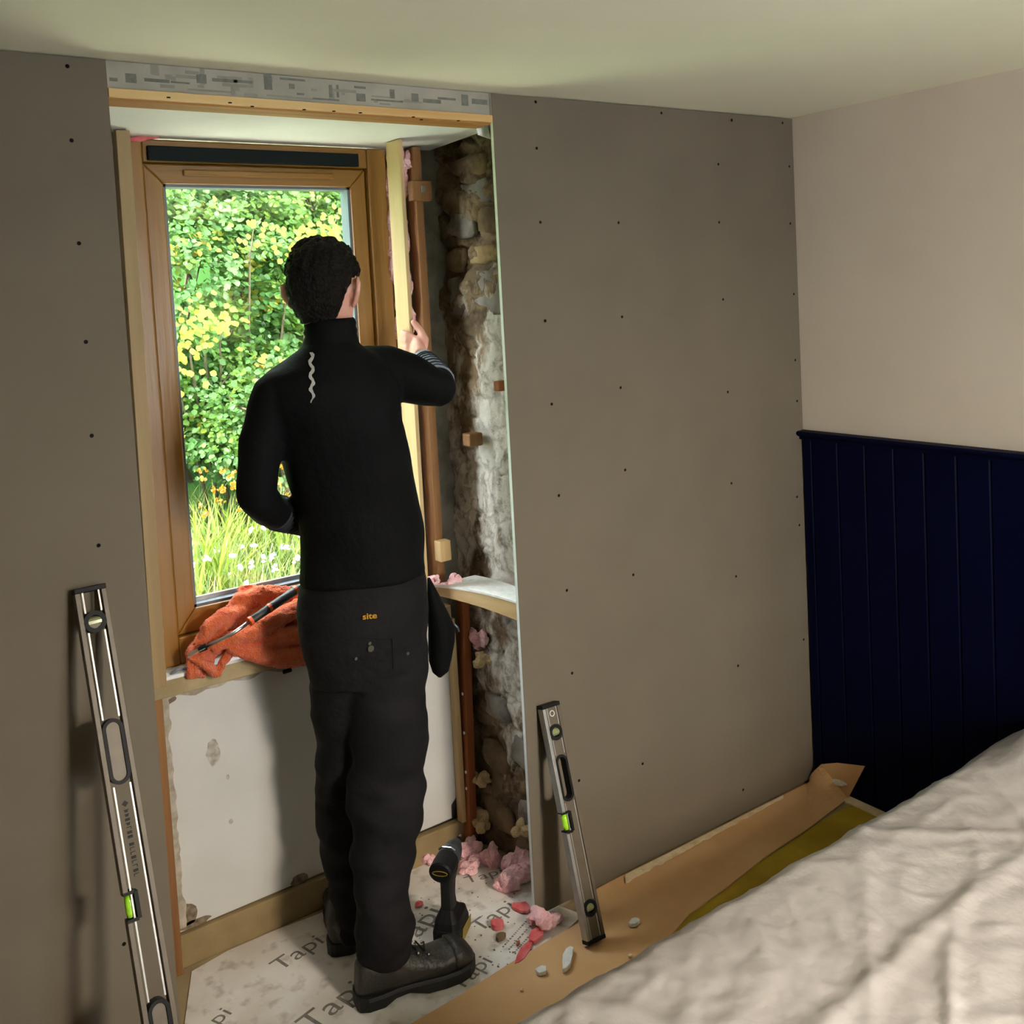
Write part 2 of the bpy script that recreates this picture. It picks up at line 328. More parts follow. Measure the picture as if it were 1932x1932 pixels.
def sheet_mat():
    m = mat('plastic_dust_sheet', (.375,.345,.330,1), (.44,.41,.395,1), rough=.32, scale=4, bump=.5, bscale=22)
    b = m.node_tree.nodes['Principled BSDF']; b.inputs['Coat Weight'].default_value = .6; b.inputs['Coat Roughness'].default_value = .32
    return m
M['sheet'] = sheet_mat()
M['mattress'] = mat('beige_mattress', L((214,180,140)), L((224,192,152)), rough=.9, scale=20)
# ------------------------------------------------------------------ the room shell
H = 2.2; XL, XR = -2.108, -1.172
XW, YB = -4.3, -2.75                       # far left wall, wall behind the camera
def struct(name, mb, m, parent=None, **k):
    o = build(name, mb, m, parent, **k)
    if parent is None: o['kind'] = 'structure'
    return o
struct('floor', bx(XW-.1, .1, YB-.1, .62, -.1, 0), M['floor'])
struct('ceiling', bx(XW-.1, .1, YB-.1, .62, H, H+.12), M['ceiling'])
struct('wall_left', bx(XW-.1, XW, YB, .62, 0, H), M['board'])
struct('wall_right', bx(0, .1, YB, .62, 0, H), M['cream'])
wf = MB(); wf.box(XW, W2X0, YB-.1, YB, 0, H); wf.box(W2X1, 0, YB-.1, YB, 0, H); wf.box(W2X0, W2X1, YB-.1, YB, 0, W2Z0); wf.box(W2X0, W2X1, YB-.1, YB, W2Z1, H)
struct('wall_front', wf, M['board'])
# stone outer wall with the window opening
mb = MB(); mb.box(XW, -2.112, .03, .40, 0, H); mb.box(XW, -2.03, .40, .62, 0, H); mb.box(-1.035, 0, .03, .62, 0, H)
mb.box(-2.035, -1.035, .47, .62, 0, .772); mb.box(-2.035, -1.035, .08, .62, 2.145, H)
mb.box(-2.035, -1.99, .47, .62, .772, 2.145); mb.box(-1.237, -1.035, .47, .62, .772, 2.145)
struct('wall_back', mb, M['stoneC'])

# rubble reveal on the right of the window
def stone_h(y, z):
    rough = min(1, max(0, (z - 1.55) / .25)) + .35 * min(1, max(0, (.75 - z) / .3))
    v = noise.voronoi(Vector((0, y * 5.2 + .35 * N((0, y, z), 3), z * 9.5)), distance_metric='DISTANCE', exponent=2.5)[0]
    gap = max(0, 1 - (v[1] - v[0]) / .16)
    h = .016 * N((1, y, z), 5) + .010 * N((2, y, z), 13) + .004 * N((3, y, z), 40)
    h -= gap * (.006 + .020 * rough)
    c = abs(N((7, y * 1.4, z), 6.5)); c2 = abs(N((9, y, z * .7), 8.0))
    h -= .012 * max(0, 1 - c / .03) * (1 - .5 * rough) + .010 * max(0, 1 - c2 / .022)
    return h
wr = MB().grid(lambda a, b: (-1.072 + .02 * (1 - a) - stone_h(.015 + .455 * a, 2.14 * b) , .015 + .455 * a, 2.14 * b), 76, 330)
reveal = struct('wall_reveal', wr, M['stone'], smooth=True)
def stone(y, z, wy, wz, m, prot=.02, seed=0):
    s = MB(); n = 12; rings = []
    for k, (sc, dx) in enumerate(((1.02, 0), (1.0, -.6), (.86, -.92), (.5, -1.0))):
        ring = []
        for j in range(n):
            a = 2*math.pi*j/n; q = .5*(abs(math.cos(a))**.5*math.copysign(1, math.cos(a))); w = .5*(abs(math.sin(a))**.5*math.copysign(1, math.sin(a)))
            r = 1 + .42 * N((math.cos(a), math.sin(a), seed), 1.7)
            ring.append((-1.070 + .02*(1-y/.47) + .012 + dx * (prot + .012) + .006 * N((j, k, seed), .9), y + q*wy*sc*r, z + w*wz*sc*r))
        rings.append(ring)
    return s.loft(rings)
STONES = [(.10,2.06,.16,.055,'B'),(.30,2.055,.20,.06,'A'),(.11,1.985,.13,.06,'A'),(.27,1.98,.15,.07,'C'),(.39,1.97,.09,.06,'A'),
          (.07,1.905,.10,.07,'B'),(.20,1.895,.13,.075,'A'),(.35,1.89,.15,.08,'C'),(.09,1.815,.15,.075,'B'),(.25,1.80,.14,.06,'B'),(.39,1.79,.10,.07,'A'),
          (.08,1.73,.08,.06,'B'),(.24,1.69,.20,.13,'C'),(.39,1.68,.10,.10,'C'),(.06,1.50,.06,.12,'B'),(.05,1.36,.05,.05,'A'),
          (.17,.36,.15,.10,'C'),(.33,.30,.14,.09,'A'),(.15,.16,.17,.11,'C'),(.33,.13,.15,.10,'A'),(.06,.24,.08,.08,'B'),(.30,.46,.12,.07,'C')]
for i, (y, z, wy, wz, k) in enumerate(STONES):
    build('stone', stone(y, z, wy, wz, M['stone'+k], prot=.004 if z > .6 else .008, seed=i*3.1), M['stone'+k], reveal, smooth=True)

# wall below the window, with bare filler band, skirting and torn edges
wp = MB(); n = 60
left = [(-1.985 + .012*N((0, z/9, 1), 9) , z/100) for z in range(9, 73, 2)]
right = [(-1.140 + .012*N((5, z/6, 2), 9) - (.02 if 8 < z < 16 else 0), z/100) for z in range(72, 8, -2)]
poly = [(x, .438, z) for x, z in left + right]
wp.prism(poly, (0, .03, 0))
under = struct('wall_below', wp, M['panelwhite'])
tb = MB()
for i, (x, z, w, h) in enumerate(((-1.972, .70, .05, .022), (-1.965, .13, .06, .06), (-1.945, .10, .09, .02), (-1.655, .10, .05, .035), (-1.655, .705, .07, .02))):
    p = [(x + w*.5*math.cos(a)*(1+.35*N((i, a, 0), 2)), .4365, z + h*.5*math.sin(a)*(1+.35*N((i, a, 4), 2))) for a in [2*math.pi*k/14 for k in range(14)]]
    tb.prism(p, (0, .003, 0))
build('torn_patch', tb, mat('torn_plaster', L((92,78,60)), L((140,124,102)), rough=.9, scale=50), under)
te_ = []; rg_ = random.Random(5)
for k in range(45):
    z = .10 + .61*k/44; te_.append((z, -1.968 + .014*N((z, 0, 3), 11) + .008*N((z, 2, 3), 34)))
build('torn_edge', MB().prism([(-1.988, .4362, .10)] + [(x, .4362, z) for z, x in te_] + [(-1.988, .4362, .71)], (0, .0025, 0)), mat('grey_torn_plaster', L((150,138,120)), L((182,172,156)), rough=.9, scale=40), under)
te_ = [(-1.97 + .62*k/44, .700 + .012*N((k*.3, 7, 1), 1)) for k in range(45)]
build('torn_edge', MB().prism([(-1.97, .4362, .716)] + [(x, .4362, z) for x, z in te_] + [(-1.35, .4362, .716)], (0, .0025, 0)), mat('grey_torn_plaster', L((150,138,120)), L((182,172,156)), rough=.9, scale=40), under)
sm = MB()
for i, (u, v, w, h) in enumerate(((403,1420,.035,.07),(430,1466,.008,.014),(436,1550,.012,.014))):
    c = PY(u, v, .4372); p = [(c.x + w*.5*math.cos(a)*(1+.5*N((i, a, 3), 2)), .4372, c.z + h*.5*math.sin(a)*(1+.5*N((i, a, 8), 2))) for a in [2*math.pi*k/16 for k in range(16)]]
    sm.prism(p, (0, .001, 0))
build('smudge', sm, mat('wall_smudge', L((150,140,126)), L((196,188,178)), rough=.8, scale=60), under)
sk = MB().box(-2.03, -1.115, .424, .45, 0, .088)
struct('baseboard_back', sk, M['skirt'], bevel=.003)
led = MB().box(-2.03, -1.145, .395, .475, .722, .768)
ledge = struct('trim_1', led, M['olive'], bevel=.003)
build('ledge_top', MB().box(-2.03, -1.30, .392, .474, .766, .774), M['white'], ledge, bevel=.001)

# ------------------------------------------------------------------ window
win = thing('window_1', 'golden oak framed casement window with clear pane looking onto green shrubs', 'window', (-1.614, .5, .78), kind='structure')
fx0, fx1, fz0, fz1 = -1.982, -1.243, .776, 2.118; sx0, sx1, sz0, sz1 = -1.926, -1.303, .846, 2.062; gx0, gx1, gz0, gz1 = -1.875, -1.353, .91, 2.009
def member(name, x0, x1, z0, z1, y0, y1, up, parent, bev=.004):
    return build(name, MB().box(x0, x1, y0, y1, z0, z1), M['oak_z'] if up else M['oak_x'], parent, bevel=bev)
of = member('frame_jamb', fx0, sx0, fz0, fz1, .452, .56, True, win)
member('frame_jamb', sx1, fx1, fz0, fz1, .452, .56, True, win)
member('frame_head', sx0, sx1, sz1, fz1, .454, .56, False, win)
member('frame_sill', sx0, sx1, fz0, sz0, .454, .56, False, win)
def mitre(a, b, c, d, name, up):
    m = MB().prism([(p[0], .468, p[1]) for p in (a, b, c, d)], (0, .06, 0)); return build(name, m, M['oak_z'] if up else M['oak_x'], win, bevel=.004)
g = .002
mitre((sx0+g, sz0+g), (gx0, gz0), (gx0, gz1), (sx0+g, sz1-g), 'sash_stile', True)
mitre((sx1-g, sz0+g), (sx1-g, sz1-g), (gx1, gz1), (gx1, gz0), 'sash_stile', True)
top = mitre((sx0+g, sz1-g), (gx0, gz1), (gx1, gz1), (sx1-g, sz1-g), 'sash_rail', False)
mitre((sx0+g, sz0+g), (sx1-g, sz0+g), (gx1, gz0), (gx0, gz0), 'sash_rail', False)
gb = MB(); t = .007
for x0, x1, z0, z1 in ((gx0, gx0+t, gz0, gz1), (gx1-t, gx1, gz0, gz1), (gx0, gx1, gz0, gz0+t), (gx0, gx1, gz1-t, gz1)): gb.box(x0, x1, .476, .522, z0, z1)
build('glazing_gasket', gb, M['gasket'], win)
build('pane', MB().box(gx0, gx1, .497, .501, gz0, gz1), M['glass'], win)
build('pane', MB().box(gx0, gx1, .515, .519, gz0, gz1), M['glass'], win)
sp = MB(); sp.box(gx0+.004, gx1-.004, .503, .513, gz0+.004, gz0+.018)
build('spacer_bar', sp, M['aluedge'], win)
build('vent_strip', MB().box(-1.915, -1.335, .440, .456, 2.064, 2.100), M['darkstrip'], win, bevel=.002)
build('trickle_vent', MB().box(-1.825, -1.405, .458, .469, 2.030, 2.046), M['oak_x'], win, bevel=.004)

w2 = thing('window_2', 'assumed second oak framed window in the unseen wall behind the camera', 'window', (-1.22, YB, W2Z0), kind='structure')
for nm, a in (('frame_jamb', (W2X0, W2X0+.05, W2Z0, W2Z1)), ('frame_jamb', (W2X1-.05, W2X1, W2Z0, W2Z1)), ('frame_head', (W2X0+.05, W2X1-.05, W2Z1-.05, W2Z1)), ('frame_sill', (W2X0+.05, W2X1-.05, W2Z0, W2Z0+.05))):
    build(nm, MB().box(a[0], a[1], YB-.08, YB-.02, a[2], a[3]), M['oak_z'] if 'jamb' in nm else M['oak_x'], w2, bevel=.004)
build('pane', MB().box(W2X0+.05, W2X1-.05, YB-.052, YB-.048, W2Z0+.05, W2Z1-.05), M['glass'], w2)

# ------------------------------------------------------------------ navy wall panelling
tr = thing('trim_2', 'navy blue painted tongue and groove panelling with moulded cap rail', 'panelling', (0, -1.5, 0), kind='structure')
y = -.005
for k in range(27):
    y1 = y - .0985 if k else -.040
    p = [(-.001, y, 0), (-.011, y, 0), (-.015, y-.004, 0), (-.015, y1+.004, 0), (-.011, y1, 0), (-.001, y1, 0)]
    build('panel_board', MB().prism(p, (0, 0, 1.165)), M['navy'], tr)
    y = y1 - .0015
rail = [(-.001, 0, 1.158), (-.022, 0, 1.158), (-.022, 0, 1.166), (-.034, 0, 1.172), (-.038, 0, 1.178), (-.034, 0, 1.185), (-.001, 0, 1.187)]
build('cap_rail', MB().prism(rail, (0, -2.745, 0)), M['navy'], tr, smooth=False)

# ------------------------------------------------------------------ plasterboard sheets
def screw_mesh():
    m = MB(); n = 10
    m.loft([[(r*math.cos(2*math.pi*j/n), yy, r*math.sin(2*math.pi*j/n)) for j in range(n)] for r, yy in ((.0036, .002), (.0042, -.0004), (.0036, -.0007), (.0012, -.0007))])
    return m
SCREW = None
def screws(parent, pts):
    global SCREW
    for u, v in pts:
        p = PY(u, v, 0)
        if SCREW is None:
            o = build('screw', screw_mesh(), M['screw'], parent); SCREW = o
            for vv in o.data.vertices: vv.co = vv.co + ORG[parent.name]
        else:
            o = bpy.data.objects.new('screw', SCREW.data); COL.objects.link(o); o.parent = parent
        o.location = p - ORG[parent.name]
def sheet_board(name, label, x0, x1, z0, z1, edge_side, loc):
    t = thing(name, label, 'plasterboard', loc)
    build('paper_face', MB().box(x0, x1, 0, .0012, z0, z1), M['board'], t)
    build('gypsum_core', MB().box(x0, x1, .0012, .0125, z0, z1), M['boardedge'], t)
    return t
b1 = sheet_board('plasterboard_sheet', 'grey plasterboard sheet with a single column of screws, beside the long spirit level', XW+.002, XL, .004, H-.004, 1, (-3.1, 0, 0))
screws(b1, [(127,125),(135,265),(149,459),(162,645),(173,822),(186,1029),(234,1781)])
b2 = sheet_board('plasterboard_sheet', 'grey plasterboard sheet dotted with rows of screws, between stone reveal and navy panelling', XR, -.002, .012, H-.004, 1, (-.6, 0, 0))
scr = [(900+.3881*x, 150+.3881*y) for x, y in ((285,109),(896,163),(1238,197),(1485,211),(290,334),(1173,412),(1518,423),(308,694),(688,696),(1177,694),(1523,700),(331,1173),(705,1154),(1196,1069),(1540,1043),(363,1578),(698,1498),(1219,1519),(1547,1364),(1556,1563),(720,1898))]
scr += [(900+.3675*x, 850+.3675*y) for x, y in ((420,231),(1306,168),(1655,383),(461,718),(802,638),(1330,646),(1677,970),(488,1143),(1340,1105),(850,1608),(524,1694),(1366,1742),(1643,238))]
screws(b2, scr)

# header over the window
hs = thing('header_strip', 'narrow strip of grey printed board above the window opening', 'board strip', (-1.64, .02, 2.14))
build('strip_board', MB().box(XL+.001, XR-.001, .012, .022, 2.141, H-.002), M['strip'], hs)
def blk(u0, v0, u1, v1):
    a = PY(u0, v0, .0119); b = PY(u1, v1, .0119); x0, x1 = a.x, max(b.x, a.x+.004); z1, z0 = a.z, min(b.z, a.z-.003)
    z0 = max(z0, 2.1425); z1 = min(z1, 2.197)
    if z1 > z0: build('print_block', MB().box(x0, x1, .0116, .0121, z0, z1), M['stripink'], hs)
for q in ((236,138,258,157),(272,147,320,157),(322,153,358,159),(370,139,390,158),(400,147,448,157),(440,150,476,158),(497,140,514,170),(528,146,576,154),(545,158,556,168),(590,184,640,191),(672,176,690,192),(700,186,760,194),(776,176,790,192),(798,186,832,196),(826,183,860,190),(870,178,884,200),(206,146,222,154),(620,160,628,184),(634,160,640,184),(560,175,574,180),(890,186,920,198),(668,162,690,168),(735,168,745,186),(640,150,690,156)): blk(*q)
rk = random.Random(8)
for k in range(34):
    x = rk.uniform(XL+.02, XR-.09); w = rk.choice((.010,.014,.03,.06)); z = rk.uniform(2.145, 2.185); h_ = rk.choice((.006,.010,.022)) if w < .02 else rk.choice((.004,.007))
    build('print_smudge', MB().box(x, x+w, .01195 - k*.000012, .0121 + k*.00001, z, min(2.197, z+h_)), M['stripsmudge'], hs)
bt = thing('header_batten', 'long horizontal pine batten under the printed strip above the window', 'batten', (-1.64, .05, 2.12))
build('batten', MB().box(XL+.001, XR-.001, .010, .075, 2.118, 2.1405), M['battenunder'], bt, bevel=.001)
build('front_lath', MB().box(XL+.001, XR-.001, -.001, .0098, 2.1225, 2.1405), M['pine_x'], bt, bevel=.001)
for u, v in ((318,184),(434,194),(476,201),(574,207),(630,210),(680,213),(780,221),(795,226),(865,228)):
    p = PZ(u, v, 2.118); n = 10
    build('screw_hole', MB().loft([[(p.x + r*math.cos(2*math.pi*j/n), p.y*1 + r*math.sin(2*math.pi*j/n), z) for j in range(n)] for r, z in ((.004, 2.119), (.0042, 2.1174))]), M['screw'], bt)
solo('soffit_board', 'white painted board lining the head of the window reveal', 'soffit', MB().prism([(-2.10,.075,2.122),(-1.185,.075,2.122),(-1.12,.10,2.122),(-1.085,.465,2.122),(-1.12,.468,2.122),(-1.99,.468,2.122),(-2.035,.30,2.122),(-2.10,.29,2.122)], (0,0,.02)), M['white'], (-1.6,.27,2.122), bevel=.002)
sc_ = MB().prism([tuple(PY(*q, .055)) for q in ((900,242),(921,241),(926,262),(914,258),(902,254))], (0, .003, 0))
solo('plaster_scrap', 'torn white scrap of lining paper hanging at the soffit corner', 'scrap', sc_, M['chip'], tuple(PY(912, 243, .055)))
rp_ = MB().tube([PY(240,264,.445), PY(262,262,.445), PY(282,256,.445), PY(300,259,.445)], [(.004,.003),(.008,.004),(.010,.004),(.003,.002)], 8)
solo('red_plastic_scrap', 'crumpled red plastic scrap poking out above the window frame', 'scrap', rp_, M['red'], tuple(PY(270,262,.445)), smooth=True)

# ------------------------------------------------------------------ timber studs and blocks
def timber(name, label, x0, x1, y0, y1, z0, z1, m, top=None, cat='stud', bevel=.0015):
    m_ = MB().box(x0, x1, y0, y1, z0, z1)
    if top is not None:
        for p in m_.v:
            if p.z > (z0+z1)/2: p.x += top
    return solo(name, label, cat, m_, m, ((x0+x1)/2, (y0+y1)/2, z0), bevel=bevel)
timber('timber_stud', 'pale timber stud beside the window, half hidden by the plasterboard with the long level', -2.024, -1.992, .345, .385, .77, 2.118, M['oldpine'], .012)
solo('plaster_edge', 'thin white broken plaster edge between pale stud and oak window frame', 'plaster edge',
     MB().loft([[(-1.992 + .016*(z-.77)/1.35*.6 + dx, yy, z) for dx, yy in ((0,.388),(.010+.003*N((0,0,z),14),.388),(.010,.40),(0,.40))] for z in [.775+.03*k for k in range(45)]]), M['chip'], (-1.99,.395,.775))
timber('brown_batten', 'thin brown batten at the corner of the white panel below the window', -2.025, -1.99, .405, .437, 0, .72, M['oldwood'], cat='batten')
st = timber('pine_stud', 'new pale pine stud gripped by the worker beside the window', -1.290, -1.278, .286, .361, .84, 2.120, M['pine'])
timber('old_stud', 'dark old timber stud between pine stud and rubble wall', -1.188, -1.164, .386, .437, .83, 2.118, M['oldwood'])
lo = timber('red_stud', 'reddish stained old stud below the white ledge rail, against the rubble wall', -1.128, -1.103, .390, .423, 0, .815, M['redwood'], .022)
for u, v in ((864,1186),(874,1310),(879,1385),(883,1460),(886,1492)):
    f = (1500 - v) / 400; x = -1.1285 + .022 * max(0, min(1, f*.55 + .1)); p = PX(u, v, x - .003); build('nail_head', MB().ball((p.x, max(.394,min(.42,p.y)), p.z), (.003,.004,.005), 8, 5), M['chip'], lo)
timber('torn_edge_batten', 'narrow pine strip at the torn edge of the white panel below the window', -1.142, -1.126, .408, .437, .0885, .72, M['pine'], cat='batten')
rl = MB(); ys = [.345 - .345*k/12 for k in range(13)]; ys[-1] = .014
rl.loft([[(-1.250 + .082*(.345-yy)/.345, yy, .838 + .010*math.sin((.345-yy)/.345*2.6) - .002*k), (-1.105, yy, .838 + .010*math.sin((.345-yy)/.345*2.6)), (-1.105, yy, .858 + .014*math.sin((.345-yy)/.345*2.6)), (-1.250 + .082*(.345-yy)/.345, yy, .858 + .014*math.sin((.345-yy)/.345*2.6))] for k, yy in enumerate(ys)][1:] )
rr = thing('ledge_rail', 'short pale rail with white painted top running from stud to plasterboard', 'rail', (-1.17,.17,.84))
build('rail_body', rl, M['pine_y'], rr)
tp = MB(); tp.loft([[(p0.x-.002, p0.y, p0.z+.0005), (p1.x, p1.y, p1.z+.0005), (p1.x, p1.y, p1.z+.006), (p0.x-.002, p0.y, p0.z+.006)] for p0, p1 in [(rl.v[4*k+3], rl.v[4*k+2]) for k in range(12)]])
build('painted_top', tp, M['chip'], rr)
bl = thing('wood_block', 'square wooden block with steel fixing near the head of the old stud', 'wood block', (-1.185,.36,1.96))
build('block', MB().box(-1.214, -1.150, .357, .386, 1.962, 2.018), M['oldwood'], bl, bevel=.003)
build('steel_plate', MB().box(-1.186, -1.172, .355, .357, 1.984, 2.004), M['steel'], bl, bevel=.002)
timber('wood_block', 'pale wooden block fixed low on the old stud above the ledge rail', -1.196, -1.158, .352, .386, .915, .975, M['pine'], cat='wood block', bevel=.003)
p = PX(888, 830, -1.10); timber('wood_plug', 'small brown wooden plug stuck in the whitewashed stone wall', -1.115, -1.07, p.y-.02, p.y+.022, p.z-.018, p.z+.02, M['oldwood'], cat='wood block', bevel=.004)
p = PX(945, 728, -1.085); timber('wood_plug', 'chipped rusty plug in the stone wall beside the plasterboard edge', -1.10, -1.06, p.y-.012, p.y+.016, p.z-.014, p.z+.014, M['redwood'], cat='wood block', bevel=.004)

# ------------------------------------------------------------------ pink insulation
def tuft(c, r, seed, squash=(1,1,1), k=9):
    m = MB(); rnd = random.Random(seed)
    for i in range(k):
        d = Vector((rnd.uniform(-1,1)*squash[0], rnd.uniform(-1,1)*squash[1], rnd.uniform(-.6,.8)*squash[2])) * r * .62
        m.ball(Vector(c) + d, (r*rnd.uniform(.3,.55)*squash[0], r*rnd.uniform(.3,.55)*squash[1], r*rnd.uniform(.28,.5)*squash[2]), 8, 6, Matrix.Rotation(rnd.uniform(0,3), 3, 'Y') @ Matrix.Rotation(rnd.uniform(0,3), 3, 'X') if max(squash)/min(squash) < 1.5 else None)
    m = remesh(m, r*.075, 1)
    for p in m.v: p += Vector((N(p, 60, seed), N(p, 60, seed+5), N(p, 60, seed+9))) * r * .16
    return m
def wad(pts, rad, seed):
    m = MB().tube(pts, rad, 10); m = remesh(m, .006, 1)
    for p in m.v: p += Vector((N(p, 22, seed), N(p, 22, seed+4)*.6, N(p, 30, seed+8))) * .016 + Vector((N(p, 70, seed), 0, N(p, 70, seed+3))) * .005
    return m
zz = [.90 + .1*k for k in range(13)]
solo('insulation_strip', 'pink fluffy insulation packed between oak window frame and pine stud', 'insulation', wad([(-1.232 + .004*math.sin(z*9), .448, z) for z in zz], [(.012,.018)]*13, 1), M['pink'], (-1.232,.448,.9), smooth=True)
solo('insulation_strip', 'pink fluffy insulation bulging between pine stud and old stud', 'insulation', wad([(-1.214, .43, z) for z in [1.40+.08*k for k in range(10)]], [(.010+.012*math.sin(k*1.3)**2,.022) for k in range(10)], 2), M['pink'], (-1.2,.43,1.4), smooth=True)
def tuft_px(u, v, r, seed, label, y=None, x=None, z=None, squash=(1,1,1)):
    c = PY(u, v, y) if y is not None else (PX(u, v, x) if x is not None else PZ(u, v, z))
    solo('insulation_tuft', label, 'insulation', tuft(c, r, seed, squash), M['pink'], tuple(c), group='loose pink insulation tufts', smooth=True)
tuft_px(768,312,.035,3,'pink insulation tuft at the head of the old stud behind pine stud', y=.42, squash=(.6,.7,1.3))
tuft_px(850,1100,.040,4,'pale pink insulation tuft resting on the white ledge rail by the stone', y=.30, squash=(1,.7,.8))
tuft_px(818,1096,.022,5,'tiny pink insulation tuft on the ledge rail below the pale block', y=.34)
tuft_px(905,1212,.05,6,'pink insulation tuft stuck between red stud and stone below the rail', x=-1.075, squash=(.5,.9,1))
for i, (u, v, r, sq, lab) in enumerate(((880,1601,.042,(1,1,.9),'pink insulation tuft at the foot of the red stud'),
        (888,1632,.036,(1.2,1,.6),'flat pink insulation tuft lying beside the drill body'),
        (928,1622,.040,(.7,.9,1.2),'upright pink insulation tuft at the foot of the stone wall'),
        (975,1640,.062,(1.3,.9,.75),'largest pink insulation wad, tucked against the plasterboard edge at floor level'),
        (808,1622,.026,(1,1,.8),'small pink insulation tuft by the skirting behind the drill'),
        (1030,1732,.044,(1.1,1,.7),'bright pink insulation tuft on the printed paper beside the short level'))):
    c = PZ(u, v, r*.55); solo('insulation_tuft', lab, 'insulation', tuft(c, r, 20+i, sq, 14), M['pink'], (c.x, c.y, .003), group='loose pink insulation tufts', smooth=True)
for u, v, r, x, lab in ((907,1470,.036,-1.085,'beige insulation lump beside the red stud, halfway down the stone'), (908,1545,.042,-1.085,'beige insulation lump beside the foot of the red stud'), (906,1243,.036,-1.085,'beige insulation lump wedged under the pink tuft below the rail'), (988,1562,.034,-1.075,'beige insulation lump against the plasterboard edge near the floor')):
    c = PX(u, v, x); solo('insulation_lump', lab, 'insulation', tuft(c, r, int(u+v), (.8,1,1), 10), M['beige'], tuple(c), smooth=True)
def shard(u, v, w, h, t, ang, seed, name, label, cat, m, z=.004):
    c = PZ(u, v, z); n = 9; poly = []
    for j in range(n):
        a = 2*math.pi*j/n; r = 1 + .4*N((j, seed, 0), 1.3); x, y = w*.5*math.cos(a)*r, h*.5*math.sin(a)*r
        poly.append((c.x + x*math.cos(ang) - y*math.sin(ang), c.y + x*math.sin(ang) + y*math.cos(ang), z + .002 + .15*t*N((j, seed, 5), 1.1)))
    solo(name, label, cat, MB().prism(poly, (0, 0, t)), m, (c.x, c.y, z), bevel=.001)
shard(984,1716,.04,.055,.008,.4,1,'red_foam_chip','rounded red foam chip lying on the paper below the drill','foam chip',M['red'])
shard(1012,1770,.06,.035,.010,.5,2,'red_foam_chip','crumbly red foam chip next to the brown sheet edge','foam chip',M['red'])
shard(990,1797,.10,.026,.004,.55,3,'red_foam_chip','long red foam strip lying along the brown sheet edge','foam chip',M['red'])
shard(938,1750,.035,.04,.014,.1,4,'red_foam_chip','dirty red and brown foam chip near the toe of the boot','foam chip',M['red'])
shard(945,1772,.03,.022,.012,.3,5,'brown_plaster_chip','small brown plaster chip beside the dirty red foam chip','debris chip',M['stoneA'])
shard(978,1783,.022,.009,.005,.6,6,'wood_splinter','tiny reddish wood splinter lying on the printed paper','debris chip',M['redwood'])
shard(790,1708,.03,.022,.003,.6,16,'red_foam_chip','faint pink foam scrap on the paper behind the worker\'s leg','foam chip',M['red'])
ZS = .009
shard(1071,1816,.085,.024,.012,.75,7,'plaster_chip','long white plaster chip on the brown sheet below the short level','plaster chip',M['chip'],ZS)
shard(1022,1837,.032,.026,.010,.2,8,'plaster_chip','squarish white plaster chip near the edge of the brown sheet','plaster chip',M['chip'],ZS)
shard(1197,1745,.034,.022,.010,.1,9,'plaster_chip','small white plaster chip on the brown sheet behind the short level','plaster chip',M['chip'],ZS)
shard(1189,1807,.012,.010,.006,.1,10,'plaster_crumb','small beige plaster crumb on the brown sheet beside the bed','plaster chip',M['torn'],ZS)
shard(1236,1793,.018,.014,.008,.1,11,'plaster_crumb','pale plaster crumb at the very edge of the plastic covered bed','plaster chip',M['torn'],ZS)
shard(984,1870,.010,.008,.004,.1,12,'plaster_crumb','tiny cream crumb on the brown sheet near the boot','plaster chip',M['torn'],ZS)

cm_ = MB(); rc = random.Random(21)
for k in range(120):
    u, v = (rc.uniform(780,1080), rc.uniform(1660,1840)) if k < 120 else (rc.uniform(380,640), rc.uniform(1790,1925))
    c = PZ(u, v, .004); s_ = rc.uniform(.0008,.0028)
    if c.x > -1.12 or c.y > .36: continue
    cm_.ball((c.x, c.y, .0028 + s_*.5), (s_*rc.uniform(.7,1.6), s_*rc.uniform(.7,1.6), s_*.6), 5, 3)
solo('plaster_dust', 'scattered dark crumbs of plaster and dirt on the printed floor paper', 'debris', cm_, M['stoneA'], (-1.4,.1,.003), kind='stuff')

# ------------------------------------------------------------------ floor coverings
def flat(px, z0, t, extra=()):
    pts = [PZ(u, v, z0) for u, v in px] + [Vector((x, y, z0)) for x, y in extra]
    return MB().prism([(p.x, p.y, z0) for p in pts], (0, 0, t))
pap = thing('printed_floor_paper', 'white floor protection paper with grey Tapi lettering spread under the worker', 'floor paper', (-1.6,.1,0))
build('paper_sheet', flat([(362,1834),(430,1795),(520,1756),(600,1726),(700,1680),(800,1630),(860,1610),(940,1630),(1005,1645)], .0005, .0022, extra=((-1.10,.05),(-1.06,-.06),(-1.3,-.14),(-1.7,-.22),(-2.0,-.30),(-2.09,-.1),(-2.085,.12))), M['paper'], pap)
PZp = lambda u, v: PZ(u, v, .0027)
def floor_text(body, u0, v0, u1, v1, size=None, m=None):
    a, b = PZp(u0, v0), PZp(u1, v1); e = b - a; e.z = 0; ey = Vector((-e.y, e.x, 0))
    lettering(body, a, e, ey, (size or e.length * .52), m or M['fringe'], pap, .0003, width=e.length)
floor_text('Tapi', 527,1834,612,1778)
floor_text('Tapi', 585,1950,690,1868)
floor_text('Tapi', 365,1975,438,1912)
floor_text('Tapi', 760,1800,838,1722)
floor_text('Tapi', 868,1872,930,1815)
floor_text('Tapi', 905,1760,975,1712)
fp = MB(); rf = random.Random(12)
